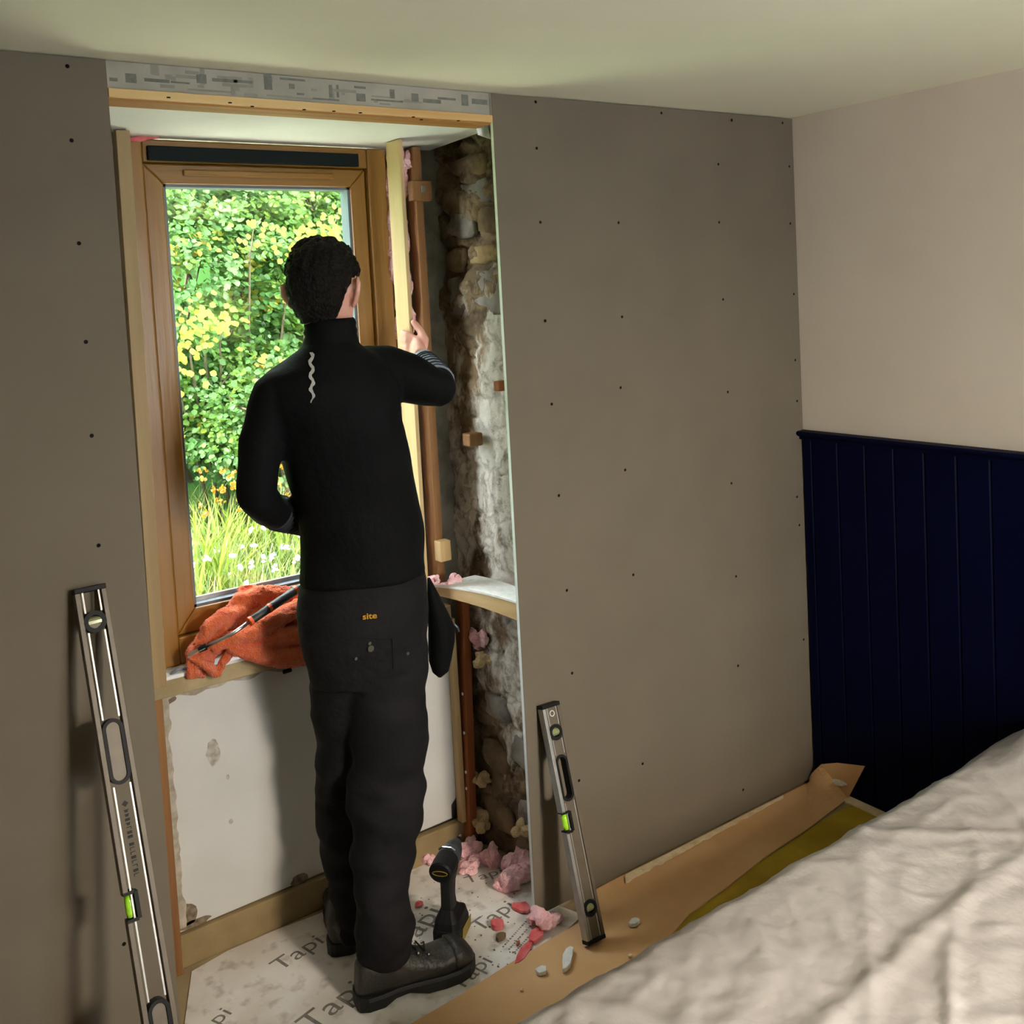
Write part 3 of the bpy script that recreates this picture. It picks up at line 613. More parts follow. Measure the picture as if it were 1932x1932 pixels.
for row in range(4):                                        # faint lines of small print, too small to read
    a, b = PZp(950 + row*11, 1788 + row*5), PZp(1004 + row*11, 1728 + row*5); e = (b - a).normalized(); n_ = Vector((-e.y, e.x, 0)); t_ = 0
    while t_ < (b - a).length:
        w_ = rf.uniform(.003,.009); q = a + e*t_; fp.add([q, q + e*w_, q + e*w_ + n_*.005, q + n_*.005], [(0,1,2,3)]); t_ += w_ + rf.uniform(.002,.005)
for p in fp.v: p.z = .0031
o = build('small_print', fp, M['fringe'], pap, fixn=False); o['kind'] = 'stuff'
floor_text('Tapi', 880,1668,950,1648, size=.05)
bs = thing('brown_sheet', 'brown fibre sheet lying on the floor along the plasterboard, end curling up', 'floor sheet', (-.8,-.2,0))
# sheet spine from near the camera to the curled end by the navy panelling
upper = [(760,1944),(860,1884),(960,1822),(1090,1745),(1126,1680),(1200,1640),(1300,1592),(1400,1540),(1475,1502),(1520,1473)]
lower = [(900,2150),(960,2120),(1020,2080),(1110,1990),(1180,1850),(1250,1785),(1300,1728),(1370,1678),(1440,1622),(1530,1562)]
sh = MB(); A = []; B_ = []
for (u, v), (u2, v2) in zip(upper, lower):
    A.append(PZ(u, v, .0035)); B_.append(PZ(u2, v2, .0035))
tipA = [PX(1550,1443,-.030), PX(1580,1440,-.022)]; tipB = [PX(1600,1508,-.030), PX(1632,1446,-.022)]
A += tipA; B_ += tipB
def _dense(r, k=5):
    return [a.lerp(b, j/k) for a, b in zip(r, r[1:]) for j in range(k)] + [r[-1]]
A = _dense(A); B_ = _dense(B_)
nv = 8; Vv = []
for a, b in zip(A, B_):
    Vv.append([a.lerp(b, j/nv) + Vector((0, 0, .003 + .003*N(a.lerp(b, j/nv), 4))) for j in range(nv+1)])
sh.v = [p for row in Vv for p in row]
for p in sh.v:
    p.z = max(p.z, .0045)
    if p.x > XR - .01: p.y = min(p.y, -.004)
sh.f = [(i*(nv+1)+j, (i+1)*(nv+1)+j, (i+1)*(nv+1)+j+1, i*(nv+1)+j+1) for i in range(len(A)-1) for j in range(nv)]
build('sheet', sh, M['brownsheet'], bs, solid=.004)
te = MB(); es = []
for k in range(60):
    u = 1180 + (1478-1180)*k/59; v = 1650 + (1500-1650)*k/59
    w = (16 + 6*N((k*.4, 0, 3), 1)) * (1 - .65*(k/59))
    a = PZ(u, v, .013); a.y = min(a.y, -.003); b = PZ(u, v + w, .013); b.y = min(b.y, a.y - .004); es.append((a, b))
te.v = [p for e in es for p in e]; te.f = [(2*k, 2*k+2, 2*k+3, 2*k+1) for k in range(59)]
build('torn_edge', te, M['torn'], bs, solid=.002)
tc_ = PX(1582,1476,-.034); n = 12
build('white_scrap', MB().prism([(tc_.x-.001, tc_.y + .032*math.cos(a)*(1+.3*N((a,0,2),2)), tc_.z + .010*math.sin(a) - .006*math.cos(a)) for a in [2*math.pi*j/n for j in range(n)]], (-.002,0,0)), M['chip'], bs)
solo('yellow_underlay', 'mustard yellow carpet underlay strip between brown sheet and plastic covered bed', 'underlay', flat([(1560,1545),(1630,1507),(1664,1531)], .0005, .003, extra=((-.02,-.9),(-1.6,-.9),(-1.25,-.42),(-.95,-.24))), M['yellow'], (-.6,-.5,0))
solo('gripper_strip', 'pale carpet gripper strip on the floor along the navy panelling', 'floor strip', MB().box(-.055, -.017, -.9, -.06, 0, .008), M['torn'], (-.036,-.5,0), bevel=.002)

# ------------------------------------------------------------------ spirit levels
def level(name, label, top, bot, length, w, th, feats, text=False, ring=False):
    t = Vector(top); b = Vector(bot); ax = (b - t).normalized(); ex = Vector((1,0,0)); ex = (ex - ax*ex.dot(ax)).normalized(); nz = ax.cross(ex).normalized()
    if nz.y > 0: nz = -nz
    root = thing(name, label, 'spirit level', (b.x, b.y, 0), group='spirit levels leaning on the plasterboard')
    P = lambda s, x, d: t + ax*s + ex*x + nz*d          # s along, x across, d towards the room
    # body: web plate with real hand holes and a notch
    outer = [(0, -w/2), (length, -w/2)]
    bm = bmesh.new()
    def loop(pts):
        vs = [bm.verts.new(P(s, x, th*.36)) for s, x in pts]
        return [bm.edges.new((vs[i], vs[(i+1) % len(vs)])) for i in range(len(vs))]
    c = feats['notch']; nh, nd = .024, .020
    ed = loop([(0,-w/2), (c-nh,-w/2), (c-nh*.7,-w/2+nd), (c+nh*.7,-w/2+nd), (c+nh,-w/2), (length,-w/2), (length,w/2), (0,w/2)])
    def oval(s0, s1, r, n=10):
        pts = []
        for k in range(n+1): a = -math.pi/2 + math.pi*k/n; pts.append((s1 - r + r*math.cos(a), r*math.sin(a)))
        for k in range(n+1): a = math.pi/2 + math.pi*k/n; pts.append((s0 + r + r*math.cos(a), r*math.sin(a)))
        return pts
    for s0, s1 in feats['holes']: ed += loop(oval(s0, s1, w*.30))
    for s in feats['vials']: ed += loop(oval(s-w*.30, s+w*.30, w*.30))
    r = bmesh.ops.triangle_fill(bm, use_beauty=True, edges=ed)
    fs = [f for f in bm.faces]
    ex_ = bmesh.ops.extrude_face_region(bm, geom=fs); vs = [g for g in ex_['geom'] if isinstance(g, bmesh.types.BMVert)]
    for v in vs: v.co += nz * (-th*.72)
    bmesh.ops.recalc_face_normals(bm, faces=bm.faces)
    m = MB(); bm.verts.index_update(); m.v = [v.co.copy() for v in bm.verts]; m.f = [tuple(v.index for v in f.verts) for f in bm.faces]; bm.free()
    body = build('level_body', m, M['alu'], root)
    def bar(s0, s1, x0, x1, d0, d1):
        q = MB(); pts = [P(s, x, d) for s in (s0, s1) for x, d in ((x0,d0),(x1,d0),(x1,d1),(x0,d1))]
        q.add(pts, [(0,1,2,3),(7,6,5,4),(0,4,5,1),(1,5,6,2),(2,6,7,3),(3,7,4,0)]); return q
    # flanges (working faces), split at the notch on one side
    f1 = bar(.004, c-nh, -w/2-.0015, -w/2+.008, -th/2, th/2); q = bar(c+nh, length-.004, -w/2-.0015, -w/2+.008, -th/2, th/2); f1.add(q.v, q.f)
    build('working_edge', f1, M['aluedge'] if ring else M['alu'], root, bevel=.001); build('working_edge', bar(.004, length-.004, w/2-.008, w/2+.0015, -th/2, th/2), M['alu'], root, bevel=.001)  # short level's notch edge is paler: window light put into its colour
    spans = []; cuts = sorted([(s0-.004, s1+.004) for s0, s1 in feats['holes']] + [(s-w*.34, s+w*.34) for s in feats['vials']]); cur = .004
    for a, b2 in cuts: spans.append((cur, a)); cur = b2
    spans.append((cur, length-.004))
    for x in (-w*.27, w*.27):
        for a, b2 in spans: build('ridge', bar(a, b2, x-.0016, x+.0016, th*.36, th*.36+.0018), M['aluedge'], root)
    build('end_cap', bar(-.006, .004, -w/2-.002, w/2+.002, -th/2-.001, th/2+.001), M['black'], root, bevel=.0015)
    build('end_cap', bar(length-.004, length+.006, -w/2-.002, w/2+.002, -th/2-.001, th/2+.001), M['black'], root, bevel=.0015)
    def rimmed(s0, s1, r0, r1, name):
        q = MB(); o = oval(s0-(r1-w*.30), s1+(r1-w*.30), r1); i = oval(s0+(w*.30-r0), s1-(w*.30-r0), r0); n = len(o); dF, dB = th*.36+.0035, -th*.36-.0035
        for a, d in ((o, dF), (i, dF), (i, dB), (o, dB)): q.v += [P(s, x, d) for s, x in a]
        for L_ in range(4):
            for k in range(n): q.f.append((L_*n+k, L_*n+(k+1) % n, ((L_+1) % 4)*n+(k+1) % n, ((L_+1) % 4)*n+k))
        return build(name, q, M['black'], root)
    for s0, s1 in feats['holes']: rimmed(s0, s1, w*.23, w*.35, 'handle_grip')
    for s in feats['vials']:
        h = rimmed(s-w*.30, s+w*.30, w*.23, w*.38, 'vial_housing')
        q = MB().tube([P(s, -w*.24, 0), P(s, w*.24, 0)], w*.20, 12); build('vial', q, M['vialdim'], h)
    q = MB()
    for s0, s1, x0, x1 in ((c-nh-.003, c-nh+.003, -w/2-.001, -w/2+nd), (c+nh-.003, c+nh+.003, -w/2-.001, -w/2+nd), (c-nh, c+nh, -w/2+nd-.002, -w/2+nd+.005)):
        z = bar(s0, s1, x0, x1, -th*.5, th*.5); q.add(z.v, z.f)
    h = build('vial_housing', q, M['black'], root)
    build('vial', MB().tube([P(c-nh*.8, -w/2+.009, 0), P(c-nh*.4, -w/2+.009, 0), P(c+nh*.4, -w/2+.009, 0), P(c+nh*.8, -w/2+.009, 0)], [.007,.0085,.0085,.007], 12), M['vial'], h, smooth=True)
    if text:
        d_ = MB().prism([P(.405, 0, th*.36), P(.411, .006, th*.36), P(.417, 0, th*.36), P(.411, -.006, th*.36)], nz*.0008); build('diamond_mark', d_, M['inkblack'], body)
        rn = random.Random(3); s = .422
        for word in (.052, .058):
            e_ = s + word; q = MB()
            while s < e_:
                q2 = bar(s, s + .0045, -.0045, .0045, th*.36, th*.36+.0006); q3 = bar(s, s+.002, -.0045, .0045, th*.36, th*.36+.0007)
                for zz_ in ((s, s+.0014, -.0045, .0045), (s, s+.005, (.003 if rn.random() < .5 else -.0045), (.0045 if rn.random() < .5 else -.003))):
                    a_ = bar(zz_[0], zz_[1], min(zz_[2:]), max(zz_[2:]), th*.36, th*.36+.0006); q.add(a_.v, a_.f)
                s += .0078
            o = build('worn_lettering', q, M['inkblack'], body); o['kind'] = 'stuff'
            s += .006
    if ring:
        pts = [P(.020 + .007*math.cos(a), .007*math.sin(a), th*.36+.001) for a in [2*math.pi*k/20 for k in range(21)]]
        build('ring_mark', MB().tube(pts, .0012, 6), M['chip'], body)
    return root
level('spirit_level', 'long grey spirit level with two hand holes leaning beside the window opening', (-2.222,-.0165,1.14), (-2.203,-.3885,.007), 1.190, .056, .025, dict(holes=[(.255,.372),(.762,.880)], vials=[.064, 1.13], notch=.590), text=True)
level('spirit_level', 'short grey spirit level with one hand hole standing on the brown sheet', (-1.105,-.0165,.58), (-1.12,-.184,.016), .580, .054, .025, dict(holes=[(.128,.240)], vials=[.068,.505], notch=.290), ring=True)
# ------------------------------------------------------------------ bed under plastic
bed = thing('bed', 'low double bed against navy panelling, hidden under a plastic sheet', 'bed', (-1.0,-1.6,0))
build('bed_base', MB().box(-2.02, -.045, -2.30, -.835, .03, .24), M['mattress'], bed, bevel=.02)
build('mattress', MB().box(-2.04, -.040, -2.32, -.822, .24, .478), M['mattress'], bed, bevel=.03)
build('pillow', MB().ball((-.25,-1.14,.485), (.13,.20,.05), 20, 10), M['mattress'], bed, smooth=True)
def sheet_pt(a, b):
    x = -2.13 + 2.095 * a
    prof = [(-2.42, .10), (-2.38, .30), (-2.345, .47), (-2.29, .497), (-1.6, .500), (-.890, .503), (-.825, .498), (-.796, .480), (-.780, .44), (-.770, .34), (-.755, .20), (-.74, .07)]
    lens = [0]
    for p, q in zip(prof, prof[1:]): lens.append(lens[-1] + math.hypot(q[0]-p[0], q[1]-p[1]))
    s = b * lens[-1]; k = 0
    while k < len(prof) - 2 and lens[k+1] < s: k += 1
    f = (s - lens[k]) / (lens[k+1] - lens[k]); y = prof[k][0]*(1-f) + prof[k+1][0]*f; z = prof[k][1]*(1-f) + prof[k+1][1]*f
    topw = min(1, max(0, (z - .40) / .09))
    # creases: a long fold parallel to the edge, diagonal folds running off it, small crumple
    fold = .008 * math.exp(-((y + 1.145 + .05*math.sin(x*2.1) + .012*N((x, 0, 0), 7)) / .020) ** 2)
    fold += .009 * math.exp(-((y + 1.50 - .10*x*.4 + .02*N((x, 3, 0), 5)) / .022) ** 2)
    dg = (x * 2.2 - y * 3.2 + .9 * N((x, y, 3), 2.2)); ph = dg * 1.35 - math.floor(dg * 1.35)
    fold += .013 * math.exp(-((ph - .5) / .10) ** 2) * (.35 + .65 * max(0, N((x, y, 8), 2.5) + .4))
    d2 = (x * 3.1 + y * 2.4 + 1.1 * N((x, y, 13), 1.8)); p2 = d2 - math.floor(d2)
    fold += .012 * math.exp(-((p2 - .5) / .09) ** 2) * max(0, N((x, y, 18), 2.1) + .35)
    cr = .0034 * (1 - min(1, abs(N((x, y, 1), 5)) * 5)) + .0026 * (1 - min(1, abs(N((x*1.2, y, 41), 9)) * 5)) + .0012 * N((x, y, 5), 30)
    pil = .10 * math.exp(-((x + .26) / .20) ** 4) * math.exp(-((y + 1.10) / .25) ** 4)
    edge = min(1, max(0, (y + .90) / .08)) * topw
    z += topw * (fold * (1 - .5*edge) + cr + pil)
    y += (1 - topw) * (.012 * N((x, 0, z), 6) + .010 * math.sin(x * 17 + 2*N((x, 0, 0), 3))) * min(1, (.49 - z) / .1 if z < .49 else 0) + edge * .010 * N((x, 5, 0), 8)
    x += .006 * N((x, y, 30), 8) * topw
    return (min(x, -.04), y, z)
ds = MB().grid(sheet_pt, 260, 250)
solo('dust_sheet', 'crinkled translucent white plastic dust sheet draped over the bed', 'dust sheet', ds, M['sheet'], (-1.0,-1.6,.07), smooth=True)

# ------------------------------------------------------------------ towel and scraper on the window ledge
def towel_pt(a, b):
    # a: left to right, b: from the top against the window frame over the ledge to the hanging front hem
    u = 352 + 242 * a
    topv = 1238 - 128 * min(1, a / .42) ** .7 + 6 * math.sin(a * 9)
    midv = 1242 - 22 * a
    hem = 1284 - 60*min(1, max(0, (a-.16)/.10)) + 34 * min(1, max(0, (a-.38)/.30)) - 4 * math.sin(a * 14)
    if b < .55:
        f = b / .55; v = topv + (midv - topv) * f; y = .448 - .075 * f
        bulge = math.sin(math.pi * min(1, f*1.05))
        y -= .030 * bulge * (.6 + .6 * N((a*3, b*2, 0), 1.8)) + .02 * bulge
        y -= .016 * math.sin(a * 21 + f * 4 + 2.5 * N((a*2, f, 3), 1.6)) * (.4 + .6*bulge)
    else:
        f = (b - .55) / .45; v = midv + (hem - midv) * f; y = .373 + .016*f - .010 * math.sin(a * 18 + 2 * N((a*3, f, 7), 1.5))
    p = PY(u, v, y)
    p += Vector((.003*N(p, 60), .004*N(p, 45, 3), .003*N(p, 60, 6)))
    return p
tg = MB().grid(towel_pt, 60, 40)
tb_ = MB(); nu, nv_ = 61, 41                              # give the cloth body, then fuse rolled folds into it
tb_.v = [p.copy() for p in tg.v] + [p + Vector((0, .010, .002)) for p in tg.v]; off = nu * nv_
tb_.f = list(tg.f) + [tuple(q + off for q in reversed(f)) for f in tg.f]
rim = [i*nv_ for i in range(nu)] + [(nu-1)*nv_ + j for j in range(1, nv_)] + [i*nv_ + nv_-1 for i in range(nu-2, -1, -1)] + [j for j in range(nv_-2, 0, -1)]
for k in range(len(rim)):
    a, b = rim[k], rim[(k+1) % len(rim)]; tb_.f.append((a, b, b+off, a+off))
def roll(pts, rad, n=12): tb_.tube([PY(u, v, y) for u, v, y in pts], rad, n)
roll([(372,1228,.372),(392,1186,.378),(420,1160,.385),(462,1152,.388)], [.010,.020,.020,.012])
roll([(428,1166,.402),(450,1134,.410),(490,1122,.412),(535,1120,.410),(560,1128,.404)], [.010,.020,.024,.022,.014])
roll([(402,1226,.358),(440,1204,.350),(478,1192,.345),(520,1168,.350),(560,1148,.362),(585,1140,.37)], [.010,.020,.024,.026,.024,.016])
roll([(432,1222,.350),(480,1232,.344),(530,1240,.345),(580,1236,.350)], [.012,.024,.028,.024])
roll([(470,1215,.352),(520,1205,.346),(575,1196,.350)], [.014,.026,.024])
roll([(356,1240,.372),(378,1248,.364),(398,1262,.362),(410,1276,.366)], [.007,.012,.013,.008])
roll([(410,1276,.366),(420,1250,.362),(438,1228,.360)], [.007,.012,.012])
tw = remesh(tb_, .0038, 3)
for p in tw.v: p += Vector((N(p, 40, 1), N(p, 34, 3), N(p, 40, 6))) * .005 + Vector((N(p, 130, 1), N(p, 130, 3), N(p, 130, 6))) * .0030
solo('towel', 'crumpled orange towel lying over the window ledge', 'towel', tw, M['orange'], (-1.75,.40,.77), smooth=True)
sc = thing('scraper', 'long black handled scraper with orange bands resting on the orange towel', 'scraper', tuple(PY(470,1172,.335)))
hA, hB = PY(566,1108,.340), PY(472,1172,.308); nB = PY(440,1195,.310); tB = PY(385,1222,.335)
build('handle', MB().tube([hA, hA.lerp(hB,.03), hA.lerp(hB,.5), hA.lerp(hB,.97), hB], [.008,.0115,.0115,.0105,.007], 14), M['handlegrey'], sc, smooth=True)
for f in (.07, .60, .97):
    a = hA.lerp(hB, f); b = hA.lerp(hB, f+.05); build('orange_band', MB().tube([a, b], .0122, 14), M['orangeplastic'], sc)
build('neck', MB().tube([hB, nB, tB], [.0055,.0045,.0045], 10), M['steel'], sc, smooth=True)
d = (tB - nB).normalized(); w_ = Vector((0,0,1)).cross(d).normalized(); e = d * .045
q = tB - d*.004
build('blade', MB().prism([q - w_*.012 , q + w_*.012, q + e + w_*.020, q + e - w_*.020], (0, 0, .0016)), M['steel'], sc)
build('clamp', MB().tube([tB - d*.006, tB + d*.014], [.009,.007], 8), M['black'], sc)
for lab, u, v, y, r in (('dark offcut of sealant lying at the end of the window ledge', 336, 1256, .405, .010),):
    c = PY(u, v, y); c.z = .778; solo('sealant_scrap', lab, 'scrap', MB().tube([c + Vector((-.02,0,0)), c + Vector((0,.004,.004)), c + Vector((.03,-.002,0))], [.003,.005,.003], 8), M['gasket'], tuple(c), smooth=True)
cl = PY(543,1267,.385); solo('black_clip', 'small black clip peeping out below the hanging towel', 'clip', MB().tube([cl + Vector((-.012,.004,0)), cl + Vector((.012,.004,.001))], [(.006,.006),(.006,.006)], 10), M['black'], tuple(cl), bevel=.002)
pl = MB().loft([[(PY(292+dx, v, .36).x + w*cx, .36 + .012*cy, PY(292, v, .36).z) for cx, cy in ((-1,-1),(1,-1),(1,1),(-1,1))] for dx, v, w in ((4,1236,.008),(6,1250,.011),(2,1264,.009),(0,1278,.004))])
solo('plaster_scrap', 'torn white plaster lump at the foot of the pale stud beside the ledge', 'scrap', pl, M['chip'], tuple(PY(292,1278,.36)), bevel=.002)

# ------------------------------------------------------------------ cordless driver standing on its battery
base = Vector((-1.384, .086, .003))
f_ = (PZ(874,1570,.205) - PZ(846,1622,.205)); f_.z = 0; f_.normalize(); r_ = Vector((f_.y, -f_.x, 0)); U = Vector((0,0,1))
dr = thing('impact_driver', 'black cordless impact driver standing upright on its battery behind the boot', 'power tool', tuple(base))
Q = lambda a, b, c: base + f_*a + r_*b + U*c
def ringbox(sections):
    m = MB(); rings = []
    for a, z, hl, hw in sections:
        ring = []
        for k in range(20):
            t = 2*math.pi*k/20; cx = math.copysign(abs(math.cos(t))**.45, math.cos(t)); sy = math.copysign(abs(math.sin(t))**.45, math.sin(t))
            ring.append(Q(a + hl*cx, hw*sy, z))
        rings.append(ring)
    return m.loft(rings)
bat = build('battery', ringbox([(0,0,.056,.034),(0,.006,.060,.038),(0,.040,.060,.038),(0,.050,.056,.036)]), M['black'], dr, smooth=False, bevel=.002)
for s in (-1, 1):
    build('yellow_stripe', MB().prism([Q(-.03, s*.0385, .008), Q(.045, s*.0385, .008), Q(.050, s*.0385, .036), Q(-.02, s*.0385, .040)], r_*(s*.0012)), M['toolyellow'], bat)
build('yellow_badge', MB().prism([Q(-.0605,-.018,.014), Q(-.0605,.018,.014), Q(-.0605,.018,.030), Q(-.0605,-.018,.030)], f_*(-.0012)), M['toolyellow'], bat)
build('battery_shoe', ringbox([(0,.050,.055,.036),(.0,.066,.050,.033),(-.006,.080,.034,.024),(-.008,.092,.024,.019)]), M['black'], dr)
build('grip', ringbox([(-.008,.086,.023,.018),(-.010,.12,.020,.016),(-.004,.155,.022,.017),(.004,.182,.030,.022)]), M['rubber'], dr)
build('trigger', ringbox([(.026,.150,.008,.008),(.030,.165,.009,.009),(.028,.178,.008,.009)]), M['toolyellow'], dr)
def barrel(secs, m, name, n=20):
    return build(name, MB().loft([[Q(a, rw*math.cos(2*math.pi*k/n), .210 + rh*math.sin(2*math.pi*k/n) + dz) for k in range(n)] for a, rw, rh, dz in secs]), m, dr, smooth=False)
hd = barrel([(-.062,.026,.022,0),(-.058,.031,.027,0),(-.030,.032,.029,0),(.0,.031,.029,0)], M['black'], 'motor_housing')
build('yellow_badge', MB().tube([Q(-.063 , .020*math.cos(a), .210 + .006*math.sin(a)) for a in [2*math.pi*k/16 for k in range(17)]], .0013, 6), M['toolyellow'], hd)
barrel([(.0,.030,.029,0),(.012,.031,.030,0),(.030,.029,.028,0)], M['toolgrey'], 'gear_case')
barrel([(.030,.029,.028,0),(.055,.024,.024,0),(.078,.015,.016,0),(.085,.012,.012,0)], M['handlegrey'], 'nose_cone')
ch = barrel([(.085,.0075,.0075,0),(.102,.0075,.0075,0)], M['black'], 'chuck')
barrel([(.102,.003,.003,0),(.120,.003,.003,0)], M['steel'], 'driver_bit', 8)
build('top_clip', MB().tube([Q(.002,-.022,.236), Q(.002,-.012,.243), Q(.002,.012,.243), Q(.002,.022,.236)], .003, 6), M['steel'], dr)

# ------------------------------------------------------------------ outside: bank, grass, shrubs
gm = MB()
def ground_z(x, y): return .02 + .10*max(0, y-.7) + .45*max(0, y-3.4) + 1.25*max(0, y-4.6) + .06*N((x, y, 0), .9)
gm.grid(lambda a, b: (-7 + 14*a, .63 + 7.5*b, ground_z(-7+14*a, .63+7.5*b)), 60, 50)
struct('ground', gm, M['soil'], smooth=True)
struct('bounce_slab', MB().box(-6, 4, .63, 2.05, -.05, .185), M['bounce_slab'])  # unseen; added to bounce sunlight up onto the soffit and ceiling
def leaf_geo(m, tints, c, size, nrm, along, tint, shape=1.0):
    n = Vector(nrm).normalized(); a = Vector(along); a = (a - n*a.dot(n)).normalized(); b = n.cross(a); c = Vector(c); s = size
    b0 = len(m.v)
    m.v += [c - a*s*.5, c - a*s*.12 + b*s*.42*shape + n*s*.10, c + a*s*.25 + b*s*.34*shape + n*s*.06, c + a*s*.55, c + a*s*.25 - b*s*.34*shape + n*s*.06, c - a*s*.12 - b*s*.42*shape + n*s*.10]
    m.f += [(b0, b0+1, b0+2, b0+3), (b0, b0+3, b0+4, b0+5)]
    tints += [tint]*6
def with_tint(o, tints):
    at = o.data.color_attributes.new('tint', 'FLOAT_COLOR', 'POINT')
    at.data.foreach_set('color', [x for t in tints for x in (t[0], t[1], t[2], 1)])
rnd = random.Random(11)
LK = .43
GREENS = [(.20,.44,.07),(.24,.50,.09),(.28,.54,.09),(.17,.42,.10),(.23,.50,.14),(.36,.58,.10),(.28,.54,.17)]
YELLOW = [(.50,.54,.06),(.58,.54,.06),(.42,.54,.08),(.62,.50,.07)]
def tinted(c):
    k = rnd.uniform(.75, 1.25) * LK; return tuple(min(.9, x*k) for x in c)
def shrub(name, label, c, r, n, size, ybias=.03, seed=0):
    c = Vector(c); gz = ground_z(c.x, c.y); root = thing(name, label, 'shrub', (c.x, c.y, gz), group='shrubs on the bank outside')
    st_ = MB()
    for k in range(7):
        a = rnd.uniform(0, 6.28); tip = c + Vector((math.cos(a)*r[0]*.8, math.sin(a)*r[1]*.8, r[2]*rnd.uniform(.1,.9))); b_ = Vector((c.x + .1*math.cos(a), c.y + .1*math.sin(a), gz - .03))
        mid = b_.lerp(tip, .5) + Vector((rnd.uniform(-.15,.15), rnd.uniform(-.1,.1), .1)); st_.tube([b_, b_.lerp(mid,.6), mid, tip], [.022,.016,.012,.004], 6)
        for j in range(5):
            p = mid.lerp(tip, rnd.random()); d = Vector((rnd.uniform(-1,1), rnd.uniform(-1,.4), rnd.uniform(-.2,.8)))*.35; st_.tube([p, p + d*.5, p + d], [.007,.005,.002], 5)
    build('stems', st_, M['stem'], root, smooth=True)
    m = MB(); tn = []
    sprays = [(c + Vector((r[0]*math.sin(t)*math.cos(p), r[1]*math.sin(t)*math.sin(p), r[2]*math.cos(t)))*1 , 0) for t, p in []]
    ns = n // 22
    for k in range(ns):
        while True:
            d = Vector((rnd.gauss(0,1), rnd.gauss(0,1), rnd.gauss(0,1))).normalized()
            if d.y < .35: break
        rad = rnd.uniform(.62, 1.06) * (1 + .18*N(d, 2.3, seed)); sc_ = Vector((c.x + d.x*r[0]*rad, c.y + d.y*r[1]*rad, c.z + d.z*r[2]*rad))
        if sc_.z < gz + .1: continue
        out = Vector((d.x + rnd.uniform(-.6,.6), d.y + rnd.uniform(-.7,.3), d.z*.5 + rnd.uniform(-.5,.3))).normalized()
        base_t = rnd.choice(YELLOW) if rnd.random() < ybias else rnd.choice(GREENS)
        L_ = rnd.uniform(.14,.30)
        for j in range(22):
            q_ = sc_ + out*L_*(j/22 - .5) + Vector((rnd.uniform(-1,1), rnd.uniform(-1,1), rnd.uniform(-1,1)))*.055
            nrm = Vector((rnd.uniform(-.7,.7), -.55 + rnd.uniform(-.6,.6), .65 + rnd.uniform(-.5,.5)))
            leaf_geo(m, tn, q_, size*rnd.uniform(.6,1.25), nrm, out + Vector((rnd.uniform(-.9,.9), rnd.uniform(-.6,.6), rnd.uniform(-.9,.3))), tinted(base_t))
    o = build('foliage', m, M['leaf'], root, fixn=False); o['kind'] = 'stuff'; with_tint(o, tn)
    return root
shrub('green_shrub', 'broad green leafy shrub on the bank straight outside the window', (-.72,4.05,1.75), (.85,.65,1.0), 24000, .040, .06, 1)
shrub('green_shrub', 'tall green shrub behind the yellow leaves and behind the head of the worker', (.42,4.25,1.95), (.85,.65,1.15), 24000, .040, .07, 2)
shrub('green_shrub', 'low rounded green bush in front of the taller shrubs', (-.35,3.45,.98), (.62,.42,.42), 9000, .036, .03, 3)
shrub('green_shrub', 'large dark green shrub at the top of the bank', (-.2,4.75,2.95), (1.3,.6,.9), 22000, .042, .05, 4)
shrub('green_shrub', 'outermost green shrub of the bank on the navy panelling side of the house', (1.75,4.3,1.7), (.9,.65,1.2), 9000, .045, .04, 5)
shrub('green_shrub', 'outermost green shrub of the bank on the long spirit level side of the house', (-2.2,4.0,1.6), (.9,.65,1.2), 9000, .045, .04, 6)
shrub('green_shrub', 'small sparse green bush at the foot of the bank', (.55,3.35,.85), (.5,.4,.38), 5000, .036, .03, 7)
# yellowing spray with single leaves one can pick out
ys_ = thing('yellow_shrub', 'yellow leaved shrub with arching sprays in front of the green shrubs', 'shrub', (-.3,3.55,ground_z(-.3,3.55)))
sp_ = MB(); lm = []
for cu, cv, su, sv, n, yv in ((560,450,75,22,70,3.15),(620,430,28,16,22,3.1),(385,600,45,22,44,3.1),(360,650,40,34,44,3.05),(420,620,30,22,18,3.1),(640,395,14,10,6,3.1),(330,690,20,30,16,3.05),(520,690,16,22,8,3.1),(480,420,12,8,4,3.15)):
    cc = PY(cu, cv, yv + .1); rt = Vector((cc.x*.6 - .15, 3.6, ground_z(-.3,3.55))); sp_.tube([rt, rt.lerp(cc,.5) + Vector((0,.15,.25)), rt.lerp(cc,.85) + Vector((0,.08,.1)), cc], [.012,.008,.005,.002], 6)
    for k in range(n):
        q_ = PY(cu + rnd.gauss(0, su*.75), cv + rnd.gauss(0, sv*.85), yv + rnd.uniform(-.12,.12)); lm.append(q_)
build('stems', sp_, M['stem'], ys_, smooth=True)
ymesh = []
for k in range(8):
    m = MB(); tn = []; leaf_geo(m, tn, (0,0,0), .038, (rnd.uniform(-.5,.5), -.8, .5 + rnd.uniform(-.3,.3)), (rnd.uniform(-1,1), 0, rnd.uniform(-1,.2)), tinted(rnd.choice(YELLOW)), 1.15)
    me = bpy.data.meshes.new('leaf'); me.from_pydata([tuple(v) for v in m.v], [], m.f); me.materials.append(M['leaf'])
    at = me.color_attributes.new('tint', 'FLOAT_COLOR', 'POINT'); at.data.foreach_set('color', [x for t in tn for x in (*t, 1)]); ymesh.append(me)
for q_ in lm:
    o = bpy.data.objects.new('leaf', rnd.choice(ymesh)); COL.objects.link(o); o.parent = ys_; o.location = q_ - ORG[ys_.name]
